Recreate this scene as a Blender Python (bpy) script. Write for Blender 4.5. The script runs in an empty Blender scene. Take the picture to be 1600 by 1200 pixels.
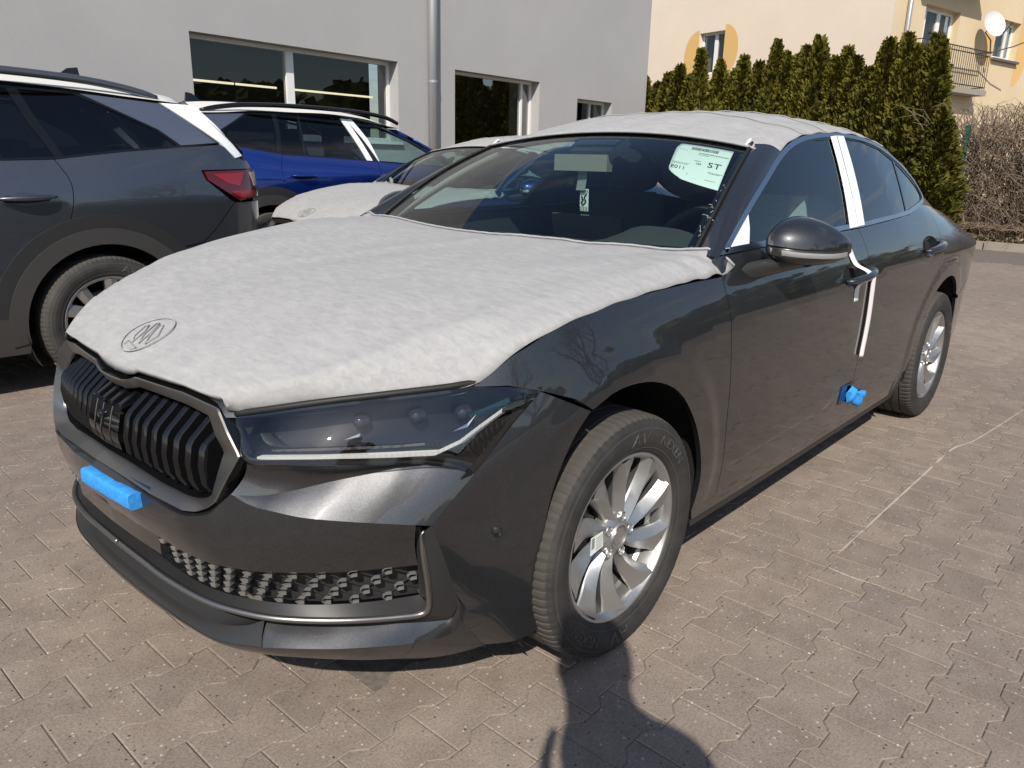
import bpy, math, random
import numpy as np
from math import sin, cos, pi, radians, sqrt, atan2, hypot
from mathutils import Vector as V, Matrix
from mathutils.geometry import delaunay_2d_cdt
random.seed(4); rng = np.random.default_rng(4)
S = bpy.context.scene; COL = S.collection

# ---------------------------------------------------------------- camera, sky, sun, exposure
CAM = np.array([-1.547, -1.855, 1.267])
yaw, pitch, roll = radians(41.71), radians(16.26), radians(1.28)
fw = V((cos(yaw)*cos(pitch), sin(yaw)*cos(pitch), -sin(pitch)))
rt = fw.cross(V((0, 0, 1))).normalized(); up = rt.cross(fw)
rt, up = rt*cos(roll)+up*sin(roll), up*cos(roll)-rt*sin(roll)
cam = bpy.data.cameras.new('camera'); cam.lens = 27.02; cam.sensor_width = 36; cam.clip_start = .02; cam.clip_end = 500
co = bpy.data.objects.new('camera', cam); COL.objects.link(co); S.camera = co
M = Matrix((rt, up, -fw)).transposed().to_4x4(); M.translation = V(CAM); co.matrix_world = M

SUN_EL, SUN_AZ = radians(41.3), radians(35.5)         # light travels towards azimuth SUN_AZ
world = bpy.data.worlds.new('World'); S.world = world; world.use_nodes = True
nt = world.node_tree; nt.nodes.clear(); N = nt.nodes.new; K = nt.links.new
wo = N('ShaderNodeOutputWorld'); bg = N('ShaderNodeBackground'); bg.inputs[1].default_value = .10
sky = N('ShaderNodeTexSky'); sky.sky_type = 'NISHITA'; sky.sun_disc = False
sky.sun_elevation = SUN_EL; sky.sun_rotation = radians(90)-(SUN_AZ+pi); sky.altitude = 100
sky.air_density = 1.0; sky.dust_density = .8; sky.ozone_density = 1.2
tc = N('ShaderNodeTexCoord'); sp = N('ShaderNodeSeparateXYZ'); K(tc.outputs['Generated'], sp.inputs[0])
mx = N('ShaderNodeMath'); mx.operation = 'MAXIMUM'; mx.inputs[1].default_value = .06; K(sp.outputs[2], mx.inputs[0])
dv = N('ShaderNodeVectorMath'); dv.operation = 'DIVIDE'; cb = N('ShaderNodeCombineXYZ')
for i in range(3): K(mx.outputs[0], cb.inputs[i])
K(tc.outputs['Generated'], dv.inputs[0]); K(cb.outputs[0], dv.inputs[1])
nz = N('ShaderNodeTexNoise'); nz.inputs['Scale'].default_value = 1.1; nz.inputs['Detail'].default_value = 9; nz.inputs['Roughness'].default_value = .62; nz.inputs['Distortion'].default_value = .5
mpw = N('ShaderNodeMapping'); mpw.inputs['Location'].default_value = (1.7, .45, 0); mpw.inputs['Scale'].default_value = (1.5, 1, 1); mpw.inputs['Rotation'].default_value = (0, 0, .6); K(dv.outputs[0], mpw.inputs[0]); K(mpw.outputs[0], nz.inputs['Vector'])
rp = N('ShaderNodeValToRGB'); rp.color_ramp.elements[0].position = .535; rp.color_ramp.elements[1].position = .72; K(nz.outputs['Fac'], rp.inputs[0])
mixc = N('ShaderNodeMix'); mixc.data_type = 'RGBA'; mixc.inputs['B'].default_value = (5.2, 5.2, 5.3, 1)
ml = N('ShaderNodeMath'); ml.operation = 'MULTIPLY'; ml.inputs[1].default_value = .75; K(rp.outputs[0], ml.inputs[0])
K(ml.outputs[0], mixc.inputs['Factor']); K(sky.outputs[0], mixc.inputs['A']); K(mixc.outputs['Result'], bg.inputs[0]); K(bg.outputs[0], wo.inputs[0])

sun = bpy.data.lights.new('sun', 'SUN'); sun.energy = 4.3; sun.angle = radians(.53); sun.color = (1, .93, .83)
so = bpy.data.objects.new('sun', sun); COL.objects.link(so)
sd = V((cos(SUN_AZ)*cos(SUN_EL), sin(SUN_AZ)*cos(SUN_EL), -sin(SUN_EL)))
so.rotation_euler = (-sd).to_track_quat('Z', 'Y').to_euler(); so.location = (-4, -4, 8)
S.view_settings.view_transform = 'Standard'; S.view_settings.look = 'None'; S.view_settings.exposure = .32; S.view_settings.gamma = 1
S.view_settings.use_curve_mapping = False
S.cycles.max_bounces = 10; S.cycles.transparent_max_bounces = 24; S.cycles.glossy_bounces = 5; S.cycles.caustics_reflective = False; S.cycles.caustics_refractive = False

# ---------------------------------------------------------------- helpers
def empty(name, label=None, cat=None, group=None, loc=(0, 0, 0), rz=0):
    o = bpy.data.objects.new(name, None); COL.objects.link(o); o.location = loc; o.rotation_euler = (0, 0, rz); o.empty_display_size = .2
    return tag(o, label, cat, group)
def tag(o, label=None, cat=None, group=None, kind=None):
    for k, v in (('label', label), ('category', cat), ('group', group), ('kind', kind)):
        if v: o[k] = v
    return o
def obj(name, me, parent=None, mats=None):
    o = bpy.data.objects.new(name, me); COL.objects.link(o); o.parent = parent
    return o
def mesh(name, vs, fs, mat, parent=None, smooth=False, normals=None, auto=None):
    me = bpy.data.meshes.new(name); me.from_pydata([tuple(map(float, v)) for v in vs], [], [tuple(map(int, f)) for f in fs])
    ms = mat if isinstance(mat, (list, tuple)) else [mat]
    for m in ms: me.materials.append(m)
    if smooth: me.shade_smooth()
    if auto is not None: me.set_sharp_from_angle(angle=radians(auto))
    if normals is not None:
        me.shade_smooth(); me.normals_split_custom_set([tuple(map(float, n)) for n in normals])
    return obj(name, me, parent)
class MB:
    """collects shapes, then links them as ONE mesh"""
    def __init__(s): s.v = []; s.f = []; s.m = []
    def add(s, vs, fs, mi=0):
        b = len(s.v); s.v += [tuple(v) for v in vs]; s.f += [tuple(b+i for i in f) for f in fs]; s.m += [mi]*len(fs); return s
    def box(s, c, d, rot=None, mi=0):
        c = V(c); vs = []
        for x in (-1, 1):
            for y in (-1, 1):
                for z in (-1, 1):
                    p = V((x*d[0]/2, y*d[1]/2, z*d[2]/2)); p = rot @ p if rot else p; vs.append(c+p)
        return s.add(vs, [(0, 1, 3, 2), (4, 6, 7, 5), (0, 4, 5, 1), (2, 3, 7, 6), (0, 2, 6, 4), (1, 5, 7, 3)], mi)
    def tube(s, pts, r, n=8, caps=True, mi=0, flat=1):
        pts = [V(p) for p in pts]; rs = r if hasattr(r, '__len__') else [r]*len(pts); vs = []; fs = []; pu = None
        for i, p in enumerate(pts):
            t = (pts[min(i+1, len(pts)-1)]-pts[max(i-1, 0)]).normalized()
            if pu is None: pu = t.orthogonal().normalized() if abs(t.z) > .95 else t.cross(V((0, 0, 1))).normalized()
            u = (pu-t*pu.dot(t)).normalized(); w = t.cross(u); pu = u
            vs += [p+u*(rs[i]*cos(2*pi*k/n))+w*(rs[i]*flat*sin(2*pi*k/n)) for k in range(n)]
        for i in range(len(pts)-1):
            fs += [(i*n+k, i*n+(k+1) % n, (i+1)*n+(k+1) % n, (i+1)*n+k) for k in range(n)]
        if caps: fs += [tuple(range(n))[::-1], tuple((len(pts)-1)*n+k for k in range(n))]
        return s.add(vs, fs, mi)
    def grid(s, P, close=False, mi=0):
        ni, nj = len(P), len(P[0]); fs = []
        for i in range(ni-1):
            for j in range(nj-1+(1 if close else 0)):
                k = (j+1) % nj; fs.append((i*nj+j, i*nj+k, (i+1)*nj+k, (i+1)*nj+j))
        return s.add([p for r in P for p in r], fs, mi)
    def lathe(s, prof, n=48, axis='y', c=(0, 0, 0), mi=0, angs=None, close=False):
        angs = angs if angs is not None else [2*pi*k/n for k in range(n)]; P = []
        for r, h in prof:
            row = []
            for a in angs:
                if axis == 'y': row.append((c[0]+r*cos(a), c[1]+h, c[2]+r*sin(a)))
                elif axis == 'z': row.append((c[0]+r*cos(a), c[1]+r*sin(a), c[2]+h))
                else: row.append((c[0]+h, c[1]+r*cos(a), c[2]+r*sin(a)))
            P.append(row)
        return s.grid(P, close=True, mi=mi)
    def build(s, name, mat, parent=None, smooth=False, auto=None):
        o = mesh(name, s.v, s.f, mat, parent, smooth, None, auto)
        if isinstance(mat, (list, tuple)): o.data.polygons.foreach_set('material_index', s.m)
        return o
def pch(xs, ys):
    xs = np.array(xs, float); ys = np.array(ys, float); h = np.diff(xs); d = np.diff(ys)/h
    m = np.zeros(len(xs)); m[0] = d[0]; m[-1] = d[-1]
    for i in range(1, len(xs)-1):
        if d[i-1]*d[i] > 0:
            w1 = 2*h[i]+h[i-1]; w2 = h[i]+2*h[i-1]; m[i] = (w1+w2)/(w1/d[i-1]+w2/d[i])
    def f(x):
        x = np.clip(x, xs[0], xs[-1]); i = np.clip(np.searchsorted(xs, x)-1, 0, len(xs)-2)
        t = (x-xs[i])/h[i]; t2 = t*t; t3 = t2*t
        return (2*t3-3*t2+1)*ys[i]+(t3-2*t2+t)*h[i]*m[i]+(3*t2-2*t3)*ys[i+1]+(t3-t2)*h[i]*m[i+1]
    return f
def crv(pts, n, lin=False):
    """n points evenly along a smooth curve through pts"""
    p = np.array(pts, float); d = np.r_[0, np.cumsum(np.linalg.norm(np.diff(p, axis=0), axis=1))]
    t = np.linspace(0, d[-1], n)
    if lin or len(p) < 3: return np.stack([np.interp(t, d, p[:, k]) for k in range(p.shape[1])], -1)
    m = np.zeros_like(p)
    m[1:-1] = (p[2:]-p[:-2])/(d[2:]-d[:-2])[:, None]; m[0] = (p[1]-p[0])/d[1]; m[-1] = (p[-1]-p[-2])/(d[-1]-d[-2])
    i = np.clip(np.searchsorted(d, t, 'right')-1, 0, len(p)-2); h = (d[i+1]-d[i])[:, None]; u = ((t-d[i])[:, None])/h
    return (2*u**3-3*u**2+1)*p[i]+(u**3-2*u**2+u)*h*m[i]+(3*u**2-2*u**3)*p[i+1]+(u**3-u**2)*h*m[i+1]
def sst(a, b, x):
    t = np.clip((x-a)/(b-a), 0, 1); return t*t*(3-2*t)
def ruled(A, B, n):
    A = np.array(A); B = np.array(B); return [A+(B-A)*(k/(n-1)) for k in range(n)]
def inside(q, poly):
    x, y = q; c = False; j = len(poly)-1
    for i in range(len(poly)):
        xi, yi = poly[i]; xj, yj = poly[j]
        if (yi > y) != (yj > y) and x < (xj-xi)*(y-yi)/(yj-yi)+xi: c = not c
        j = i
    return c
def dense(poly, step):
    out = []; n = len(poly)
    for i in range(n):
        a = np.array(poly[i]); b = np.array(poly[(i+1) % n]); k = max(1, int(np.ceil(np.linalg.norm(b-a)/step)))
        out += [tuple(a+(b-a)*j/k) for j in range(k)]
    return out
def inset(poly, d):
    p = np.array(poly); n = len(p); area = sum(p[i][0]*p[(i+1) % n][1]-p[(i+1) % n][0]*p[i][1] for i in range(n)); s = 1 if area > 0 else -1
    out = []
    for i in range(n):
        a, b, c = p[i-1], p[i], p[(i+1) % n]; e1 = (b-a)/(np.linalg.norm(b-a)+1e-9); e2 = (c-b)/(np.linalg.norm(c-b)+1e-9)
        n1 = np.array([-e1[1], e1[0]])*s; n2 = np.array([-e2[1], e2[0]])*s; m = n1+n2; l = m@m
        m = m*(2/max(l, .5)) if l > 1e-6 else n1
        out.append(tuple(b+m*d))
    return out
def lift(name, poly, fn, mat, parent=None, res=.03, depth=.012, gap=.0, holes=(), flip=False, thick=True, step=None):
    """panel: the 2-D polygon filled with a fine grid, laid on the surface fn(a, b) -> point, its edges turned in by depth"""
    poly = inset(poly, gap) if gap else list(poly)
    step = step or res
    loops = [dense(poly, step)]+[dense(h, step) for h in holes]
    vs = []; es = []
    for L in loops:
        b = len(vs); vs += L; es += [(b+i, b+(i+1) % len(L)) for i in range(len(L))]
    P = np.array(poly); lo = P.min(0); hi = P.max(0); B = np.array(vs)
    for a in np.arange(lo[0]+res*.5, hi[0], res):
        for c in np.arange(lo[1]+res*.5, hi[1], res):
            if inside((a, c), loops[0]) and not any(inside((a, c), h) for h in loops[1:]) and np.min(np.hypot(B[:, 0]-a, B[:, 1]-c)) > res*.45: vs.append((a, c))
    r = delaunay_2d_cdt([V(v) for v in vs], es, [], 0, 1e-6)
    v2 = [tuple(v) for v in r[0]]; tris = []
    for f in r[2]:
        c = (sum(v2[i][0] for i in f)/3, sum(v2[i][1] for i in f)/3)
        if inside(c, loops[0]) and not any(inside(c, h) for h in loops[1:]): tris.append(tuple(f))
    use = sorted({i for f in tris for i in f}); re_ = {i: k for k, i in enumerate(use)}; v2 = [v2[i] for i in use]; tris = [tuple(re_[i] for i in f) for f in tris]
    p3 = []; nn = []; e = 1e-3
    for a, c in v2:
        p = V(fn(a, c)); du = V(fn(a+e, c))-V(fn(a-e, c)); dw = V(fn(a, c+e))-V(fn(a, c-e)); n = du.cross(dw).normalized()
        p3.append(p); nn.append(-n if flip else n)
    if flip: tris = [f[::-1] for f in tris]
    norms = [nn[i] for f in tris for i in f]; faces = list(tris)
    if thick:
        eo = {}
        for f in tris:
            for i in range(len(f)): eo[(f[i], f[(i+1) % len(f)])] = 1
        for (i, j) in list(eo):
            if (j, i) not in eo:
                b = len(p3); p3 += [p3[i], p3[j], p3[j]-nn[j]*depth, p3[i]-nn[i]*depth]; faces.append((b+1, b, b+3, b+2))
                n = (p3[b]-p3[b+1]).cross(p3[b+3]-p3[b]).normalized(); norms += [n]*4
    return mesh(name, p3, faces, mat, parent, normals=norms)
def copy_tree(o, parent=None):
    c = o.copy(); COL.objects.link(c); c.parent = parent
    for ch in list(o.children): copy_tree(ch, c)
    return c
def text_mesh(txt, size, depth=0, font_res=3):
    cu = bpy.data.curves.new('lettering', 'FONT'); cu.body = txt; cu.size = size; cu.extrude = depth; cu.resolution_u = font_res; cu.align_x = 'CENTER'; cu.align_y = 'CENTER'
    o = bpy.data.objects.new('lettering', cu); COL.objects.link(o); dg = bpy.context.evaluated_depsgraph_get(); dg.update()
    me = bpy.data.meshes.new_from_object(o.evaluated_get(dg)); vs = [tuple(v.co) for v in me.vertices]; fs = [tuple(p.vertices) for p in me.polygons]
    bpy.data.objects.remove(o); bpy.data.curves.remove(cu); bpy.data.meshes.remove(me)
    return vs, fs

# ---------------------------------------------------------------- materials
def mat(name, col, rough=.5, metal=0, coat=0, coat_r=.03, spec=.5, nodes=None, coat_ior=1.5):
    m = bpy.data.materials.new(name); m.use_nodes = True; b = m.node_tree.nodes['Principled BSDF']
    b.inputs['Base Color'].default_value = (*col, 1); b.inputs['Roughness'].default_value = rough; b.inputs['Metallic'].default_value = metal
    b.inputs['Coat Weight'].default_value = coat; b.inputs['Coat IOR'].default_value = coat_ior; b.inputs['Coat Roughness'].default_value = coat_r; b.inputs['Specular IOR Level'].default_value = spec
    if nodes: nodes(m.node_tree, b, lambda t: m.node_tree.nodes.new(t), lambda a, c: m.node_tree.links.new(a, c))
    return m
def n_noise(N, K, scale, detail=3, rough=.5, vec=None, dist=0):
    n = N('ShaderNodeTexNoise'); n.inputs['Scale'].default_value = scale; n.inputs['Detail'].default_value = detail; n.inputs['Roughness'].default_value = rough; n.inputs['Distortion'].default_value = dist
    if vec is not None: K(vec, n.inputs['Vector'])
    return n
def n_ramp(N, K, fac, stops):
    r = N('ShaderNodeValToRGB'); e = r.color_ramp.elements
    while len(e) < len(stops): e.new(.5)
    for k, (p, c) in zip(e, stops): k.position = p; k.color = (*c, 1) if len(c) == 3 else c
    K(fac, r.inputs[0]); return r
def n_bump(N, K, h, strength, dist=.01):
    b = N('ShaderNodeBump'); b.inputs['Strength'].default_value = strength; b.inputs['Distance'].default_value = dist; K(h, b.inputs['Height']); return b
def n_mix(N, K, fac, a, b, mode='MIX'):
    m = N('ShaderNodeMix'); m.data_type = 'RGBA'; m.blend_type = mode
    for s, v in (('Factor', fac), ('A', a), ('B', b)):
        if hasattr(v, 'is_output') or hasattr(v, 'links'): K(v, m.inputs[s])
        else: m.inputs[s].default_value = v if s == 'Factor' else (*v, 1)
    return m.outputs['Result']
def geo(N): return N('ShaderNodeNewGeometry').outputs['Position']
def objco(N): return N('ShaderNodeTexCoord').outputs['Object']

def paint(name, col, flake=.35, rough=.38):
    def nd(t, b, N, K):
        o = objco(N); v = N('ShaderNodeTexVoronoi'); v.inputs['Scale'].default_value = 900; K(o, v.inputs['Vector'])
        r = n_ramp(N, K, v.outputs['Color'], [(0, tuple(c*(1-flake) for c in col)), (1, tuple(min(1, c*(1+flake)) for c in col))]); K(r.outputs[0], b.inputs['Base Color'])
        d = n_noise(N, K, 2.2, 4, .6, o); rr = n_ramp(N, K, d.outputs['Fac'], [(.3, (.015,)*3), (.75, (.05,)*3)]); K(rr.outputs[0], b.inputs['Coat Roughness'])
    return mat(name, col, rough, .88, 1.0, .03, nodes=nd, coat_ior=1.55)
PAINT = paint('graphite_paint', (.066, .067, .072), .35, .44); PAINT_S = paint('slate_paint', (.115, .125, .145)); PAINT_B = paint('blue_paint', (.012, .055, .33), .25)
BLACK = mat('gloss_black', (.006, .006, .007), .06, 0, 0, spec=.6)
def plastic_n(t, b, N, K):
    n = n_noise(N, K, 600, 2, .6, objco(N)); K(n_bump(N, K, n.outputs['Fac'], .12, .001).outputs[0], b.inputs['Normal'])
PLAST = mat('matt_black_plastic', (.022, .022, .023), .48, nodes=plastic_n); CLAD = mat('grey_cladding_plastic', (.04, .038, .037), .55, nodes=plastic_n)
DARK = mat('dark_void', (.006, .006, .006), .9); RUBBER_SEAL = mat('seal_rubber', (.01, .01, .01), .6)
SATIN = mat('satin_chrome_frame', (.30, .29, .28), .34, .95); CHROME = mat('bright_chrome', (.62, .62, .62), .14, 1); DCHROME = mat('dark_chrome', (.20, .20, .21), .2, 1)
def alloy_n(t, b, N, K):
    n = n_noise(N, K, 30, 4, .6, objco(N)); r = n_ramp(N, K, n.outputs['Fac'], [(.3, (.34,)*3), (.7, (.44,)*3)]); K(r.outputs[0], b.inputs['Roughness'])
ALLOY = mat('silver_alloy', (.46, .46, .455), .36, .85, .25, .12, nodes=alloy_n)
def tyre_n(t, b, N, K):
    o = objco(N); n = n_noise(N, K, 9, 5, .65, o); r = n_ramp(N, K, n.outputs['Fac'], [(.35, (.020, .019, .0185)), (.75, (.045, .042, .039))]); K(r.outputs[0], b.inputs['Base Color'])
    f = n_noise(N, K, 220, 3, .6, o); K(n_bump(N, K, f.outputs['Fac'], .25, .002).outputs[0], b.inputs['Normal'])
TYRE = mat('tyre_rubber', (.03, .03, .03), .72, nodes=tyre_n); LETTER = mat('tyre_letter', (.075, .073, .07), .8); TREAD = mat('dusty_lit_tread', (.055, .049, .044), .85, nodes=None)  # tread colour lightened for dust and for the sunlight falling on it
DISC = mat('brake_steel', (.12, .12, .12), .4, .9); STEEL = mat('galvanised_steel', (.42, .43, .44), .4, .6)
def glass(name, tint, f0=.04, k=1.0, rough=0, haze=0):
    m = bpy.data.materials.new(name); m.use_nodes = True; t = m.node_tree; t.nodes.clear(); N = t.nodes.new; K = t.links.new
    o = N('ShaderNodeOutputMaterial'); mixs = N('ShaderNodeMixShader'); tr = N('ShaderNodeBsdfTransparent'); gl = N('ShaderNodeBsdfGlossy'); lw = N('ShaderNodeLayerWeight'); lw.inputs[0].default_value = .5
    tr.inputs[0].default_value = (*tint, 1); gl.inputs['Roughness'].default_value = rough
    pw = N('ShaderNodeMath'); pw.operation = 'POWER'; pw.inputs[1].default_value = 4.6; K(lw.outputs['Facing'], pw.inputs[0])
    mu = N('ShaderNodeMath'); mu.operation = 'MULTIPLY_ADD'; mu.inputs[1].default_value = (1-f0)*k; mu.inputs[2].default_value = f0*k; mu.use_clamp = True; K(pw.outputs[0], mu.inputs[0])
    K(mu.outputs[0], mixs.inputs[0]); K(tr.outputs[0], mixs.inputs[1]); K(gl.outputs[0], mixs.inputs[2]); K(mixs.outputs[0], o.inputs[0]); return m
WSCREEN = glass('windscreen_glass', (.74, .86, .83), .055, 1.1); SIDEGL = glass('side_glass', (.60, .76, .74), .07, 1.2); PRIV = glass('privacy_glass', (.07, .08, .09), .08, 1.3)
LENS = glass('lamp_lens', (.92, .93, .95), .075, 1.3, .018); BGLASS = glass('building_glass', (.50, .50, .48), .07, 1.0); BGLASS2 = glass('mirroring_building_glass', (.35, .35, .33), .34, 1.0)
def fleece_n(t, b, N, K):
    o = objco(N); mp = N('ShaderNodeMapping'); mp.inputs['Scale'].default_value = (1, .35, 1); K(o, mp.inputs[0])
    a = n_noise(N, K, 55, 6, .7, mp.outputs[0], .6); f = n_noise(N, K, 420, 3, .7, mp.outputs[0], 1.0)
    r = n_ramp(N, K, a.outputs['Fac'], [(.30, (.29, .292, .30)), (.70, (.385, .382, .379))]); K(r.outputs[0], b.inputs['Base Color'])
    s = N('ShaderNodeMath'); s.operation = 'MULTIPLY_ADD'; s.inputs[1].default_value = .25; K(a.outputs['Fac'], s.inputs[0]); K(f.outputs['Fac'], s.inputs[2])
    K(n_bump(N, K, s.outputs[0], .30, .002).outputs[0], b.inputs['Normal'])
FLEECE = mat('white_fleece', (.8, .8, .8), .95, spec=.1, nodes=fleece_n)
FILM = mat('white_film', (.82, .84, .86), .4); PAPER = mat('white_paper', (.80, .84, .80), .7); INK = mat('ink', (.02, .02, .025), .7); INKG = mat('grey_ink', (.25, .26, .26), .7)
def foam_n(t, b, N, K):
    n = n_noise(N, K, 90, 5, .7, objco(N)); r = n_ramp(N, K, n.outputs['Fac'], [(.3, (.02, .22, .62)), (.7, (.04, .33, .80))]); K(r.outputs[0], b.inputs['Base Color']); K(n_bump(N, K, n.outputs['Fac'], .4, .004).outputs[0], b.inputs['Normal'])
FOAM = mat('blue_foam', (.03, .28, .72), .8, nodes=foam_n); BTAPE = glass('blue_film', (.12, .30, .55), .05, 1)
CABIN = mat('cabin_black', (.022, .023, .026), .7); CABIN2 = mat('cabin_grey', (.055, .058, .06), .6); HEADL = mat('headliner', (.50, .49, .45), .95); SEAT = mat('seat_fabric', (.035, .036, .04), .9)
# ---------------------------------------------------------------- ground: block paving
def paver_n(t, b, N, K):
    p = geo(N); oi = N('ShaderNodeObjectInfo')
    big = n_noise(N, K, .55, 4, .6, p); med = n_noise(N, K, 9, 5, .65, p); fine = n_noise(N, K, 150, 4, .75, p)
    c0 = n_ramp(N, K, med.outputs['Fac'], [(.25, (.205, .168, .140)), (.75, (.285, .240, .205))])
    c1 = n_mix(N, K, oi.outputs['Random'], (.90, .90, .905), (1.08, 1.07, 1.055)); c = n_mix(N, K, 1.0, c0.outputs[0], c1, 'MULTIPLY')
    bg_ = n_ramp(N, K, big.outputs['Fac'], [(.3, (.86, .86, .87)), (.7, (1.12, 1.10, 1.08))]); c = n_mix(N, K, 1.0, c, bg_.outputs[0], 'MULTIPLY')
    gr = n_ramp(N, K, fine.outputs['Fac'], [(.28, (.62, .61, .60)), (.5, (1, 1, 1)), (.74, (1.28, 1.26, 1.22))]); c = n_mix(N, K, 1.0, c, gr.outputs[0], 'MULTIPLY')
    v = N('ShaderNodeTexVoronoi'); v.inputs['Scale'].default_value = 75; K(p, v.inputs['Vector']); sep = N('ShaderNodeSeparateColor'); K(v.outputs['Color'], sep.inputs[0])
    near = n_ramp(N, K, v.outputs['Distance'], [(.16, (1, 1, 1)), (.30, (0, 0, 0))])
    lt = n_ramp(N, K, sep.outputs[0], [(.86, (0, 0, 0)), (.88, (1, 1, 1))]); dk = n_ramp(N, K, sep.outputs[1], [(.90, (0, 0, 0)), (.92, (1, 1, 1))])
    def mulf(a, c_):
        m = N('ShaderNodeMath'); m.operation = 'MULTIPLY'; K(a, m.inputs[0]); K(c_, m.inputs[1]); return m.outputs[0]
    c = n_mix(N, K, mulf(lt.outputs[0], near.outputs[0]), c, (.46, .42, .37)); c = n_mix(N, K, mulf(dk.outputs[0], near.outputs[0]), c, (.07, .055, .05))
    K(c, b.inputs['Base Color']); s = N('ShaderNodeMath'); s.operation = 'ADD'; K(fine.outputs['Fac'], s.inputs[0]); K(med.outputs['Fac'], s.inputs[1])
    K(n_bump(N, K, s.outputs[0], .45, .004).outputs[0], b.inputs['Normal'])
PAVER = mat('paver_concrete', (.25, .21, .18), .92, spec=.2, nodes=paver_n)
def joint_n(t, b, N, K):
    n = n_noise(N, K, 60, 4, .7, geo(N)); r = n_ramp(N, K, n.outputs['Fac'], [(.3, (.10, .085, .070)), (.7, (.19, .16, .135))]); K(r.outputs[0], b.inputs['Base Color'])
JOINT = mat('joint_sand', (.16, .135, .11), .95, nodes=joint_n)
def wide_n(t, b, N, K):
    n = n_noise(N, K, 1.3, 6, .65, geo(N)); r = n_ramp(N, K, n.outputs['Fac'], [(.3, (.19, .16, .135)), (.7, (.27, .23, .195))]); K(r.outputs[0], b.inputs['Base Color'])
WIDE = mat('distant_paving', (.23, .19, .165), .95, nodes=wide_n)

tag(mesh('ground', [(-60, -60, -.035), (90, -60, -.035), (90, 90, -.035), (-60, 90, -.035)], [(0, 1, 2, 3)], WIDE), kind='structure')
paving = tag(mesh('paving', [(-6, -9, -.0032), (13.35, -9, -.0032), (13.35, 9, -.0032), (-6, 9, -.0032)], [(0, 1, 2, 3)], JOINT), kind='structure')
PP, PX, PA = .1462, .2, .0128
def paver_mesh():
    lo = [(0, -PA), (.036, -PA), (.068, PA), (.132, PA), (.164, -PA), (.2, -PA)]
    hi = [(.2, PP+PA), (.164, PP+PA), (.132, PP-PA), (.068, PP-PA), (.036, PP+PA), (0, PP+PA)]
    o = [(x-.1, y-PP/2) for x, y in lo+hi]; r1 = inset(o, .0010); r2 = inset(o, .0036); n = 12
    vs = [(x, y, 0) for x, y in r2]+[(x, y, -.0022) for x, y in r1]+[(x, y, -.014) for x, y in r1]
    fs = [tuple(range(n))]+[(n+i, n+(i+1) % n, (i+1) % n, i) for i in range(n)]+[(2*n+i, 2*n+(i+1) % n, n+(i+1) % n, n+i) for i in range(n)]
    return vs, fs
pv, pf = paver_mesh(); pm = bpy.data.meshes.new('paving_stone'); pm.from_pydata(pv, [], pf); pm.materials.append(PAVER)
ix = np.linalg.inv(np.array(M.to_3x3()))
def proj(P):
    q = (np.array(P)-CAM) @ np.array(M.to_3x3()); z = -q[..., 2]; return 800+1201*q[..., 0]/z, 600-1201*q[..., 1]/z, z
cells = []
for j in range(-46, 62):
    y = -1.41+PP*(j+.5)
    for i in range(-26, 67):
        x = .043+PX*(i+.5)+(.1 if j % 2 else 0)
        if x > 13.2: continue
        d = hypot(x-CAM[0], y-CAM[1]); px, py, z = proj((x, y, 0))
        if z < .25 or d > 13: continue
        m = 420 if d > 1.2 else 900
        if not (-m < px < 1600+m and py < 1200+m): continue
        if -.5 < x < 3.2 and -.55 < y < .55: continue                    # well under the main car
        infr = 0 <= px <= 1600 and 0 <= py <= 1200 and not (-.7 < x < 3.6 and abs(y) < .72) and not (y > .95 and x > -.95)
        cells.append((0 if infr else 1, z*z*(1 if y < 1 else 1.2), x, y))
cells.sort()
for k, (_, _, x, y) in enumerate(cells[:300]):
    o = obj('paving_stone', pm, paving); o.location = (x, y, random.uniform(-.0014, .0010)); o.rotation_euler = (random.gauss(0, .005), random.gauss(0, .005), random.gauss(0, .006))
rest = cells[300:]; A = np.array(pv); vs = []; fs = []
for k, (_, _, x, y) in enumerate(rest):
    q = A.copy(); q[:, 2] += q[:, 0]*random.gauss(0, .005)+q[:, 1]*random.gauss(0, .005)+random.uniform(-.0014, .001); vs.append(q+np.array([x, y, 0]))
    fs += [tuple(i+36*k for i in f) for f in pf]
tag(mesh('paving_stone', np.concatenate(vs), fs, PAVER, paving), kind='stuff')

# ---------------------------------------------------------------- walls with openings
def wall(name, base, az, u0, u1, z0, z1, opens, m, parent, reveal=.22, mreveal=None, thick=True):
    """vertical wall from u0 to u1 along azimuth az, openings (ua, ub, za, zb) with reveals; outside is on the right of the direction"""
    t = V((cos(az), sin(az), 0)); n = V((sin(az), -cos(az), 0)); b = V(base)
    P = lambda u, z, d=0: b+t*u+V((0, 0, z))-n*d
    us = sorted({u0, u1, *[o[0] for o in opens], *[o[1] for o in opens]}); zs = sorted({z0, z1, *[o[2] for o in opens], *[o[3] for o in opens]})
    mb = MB()
    for i in range(len(us)-1):
        for j in range(len(zs)-1):
            uc, zc = (us[i]+us[i+1])/2, (zs[j]+zs[j+1])/2
            if any(o[0] < uc < o[1] and o[2] < zc < o[3] for o in opens): continue
            mb.add([P(us[i], zs[j]), P(us[i+1], zs[j]), P(us[i+1], zs[j+1]), P(us[i], zs[j+1])], [(0, 1, 2, 3)])
    for a, c, e, f in opens:
        q = [(a, e), (c, e), (c, f), (a, f)]
        for k in range(4):
            (ua, za), (ub, zb) = q[k], q[(k+1) % 4]; mb.add([P(ub, zb), P(ua, za), P(ua, za, reveal), P(ub, zb, reveal)], [(0, 1, 2, 3)])
    o = mb.build(name, m, parent); return o, P, t, n
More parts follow.
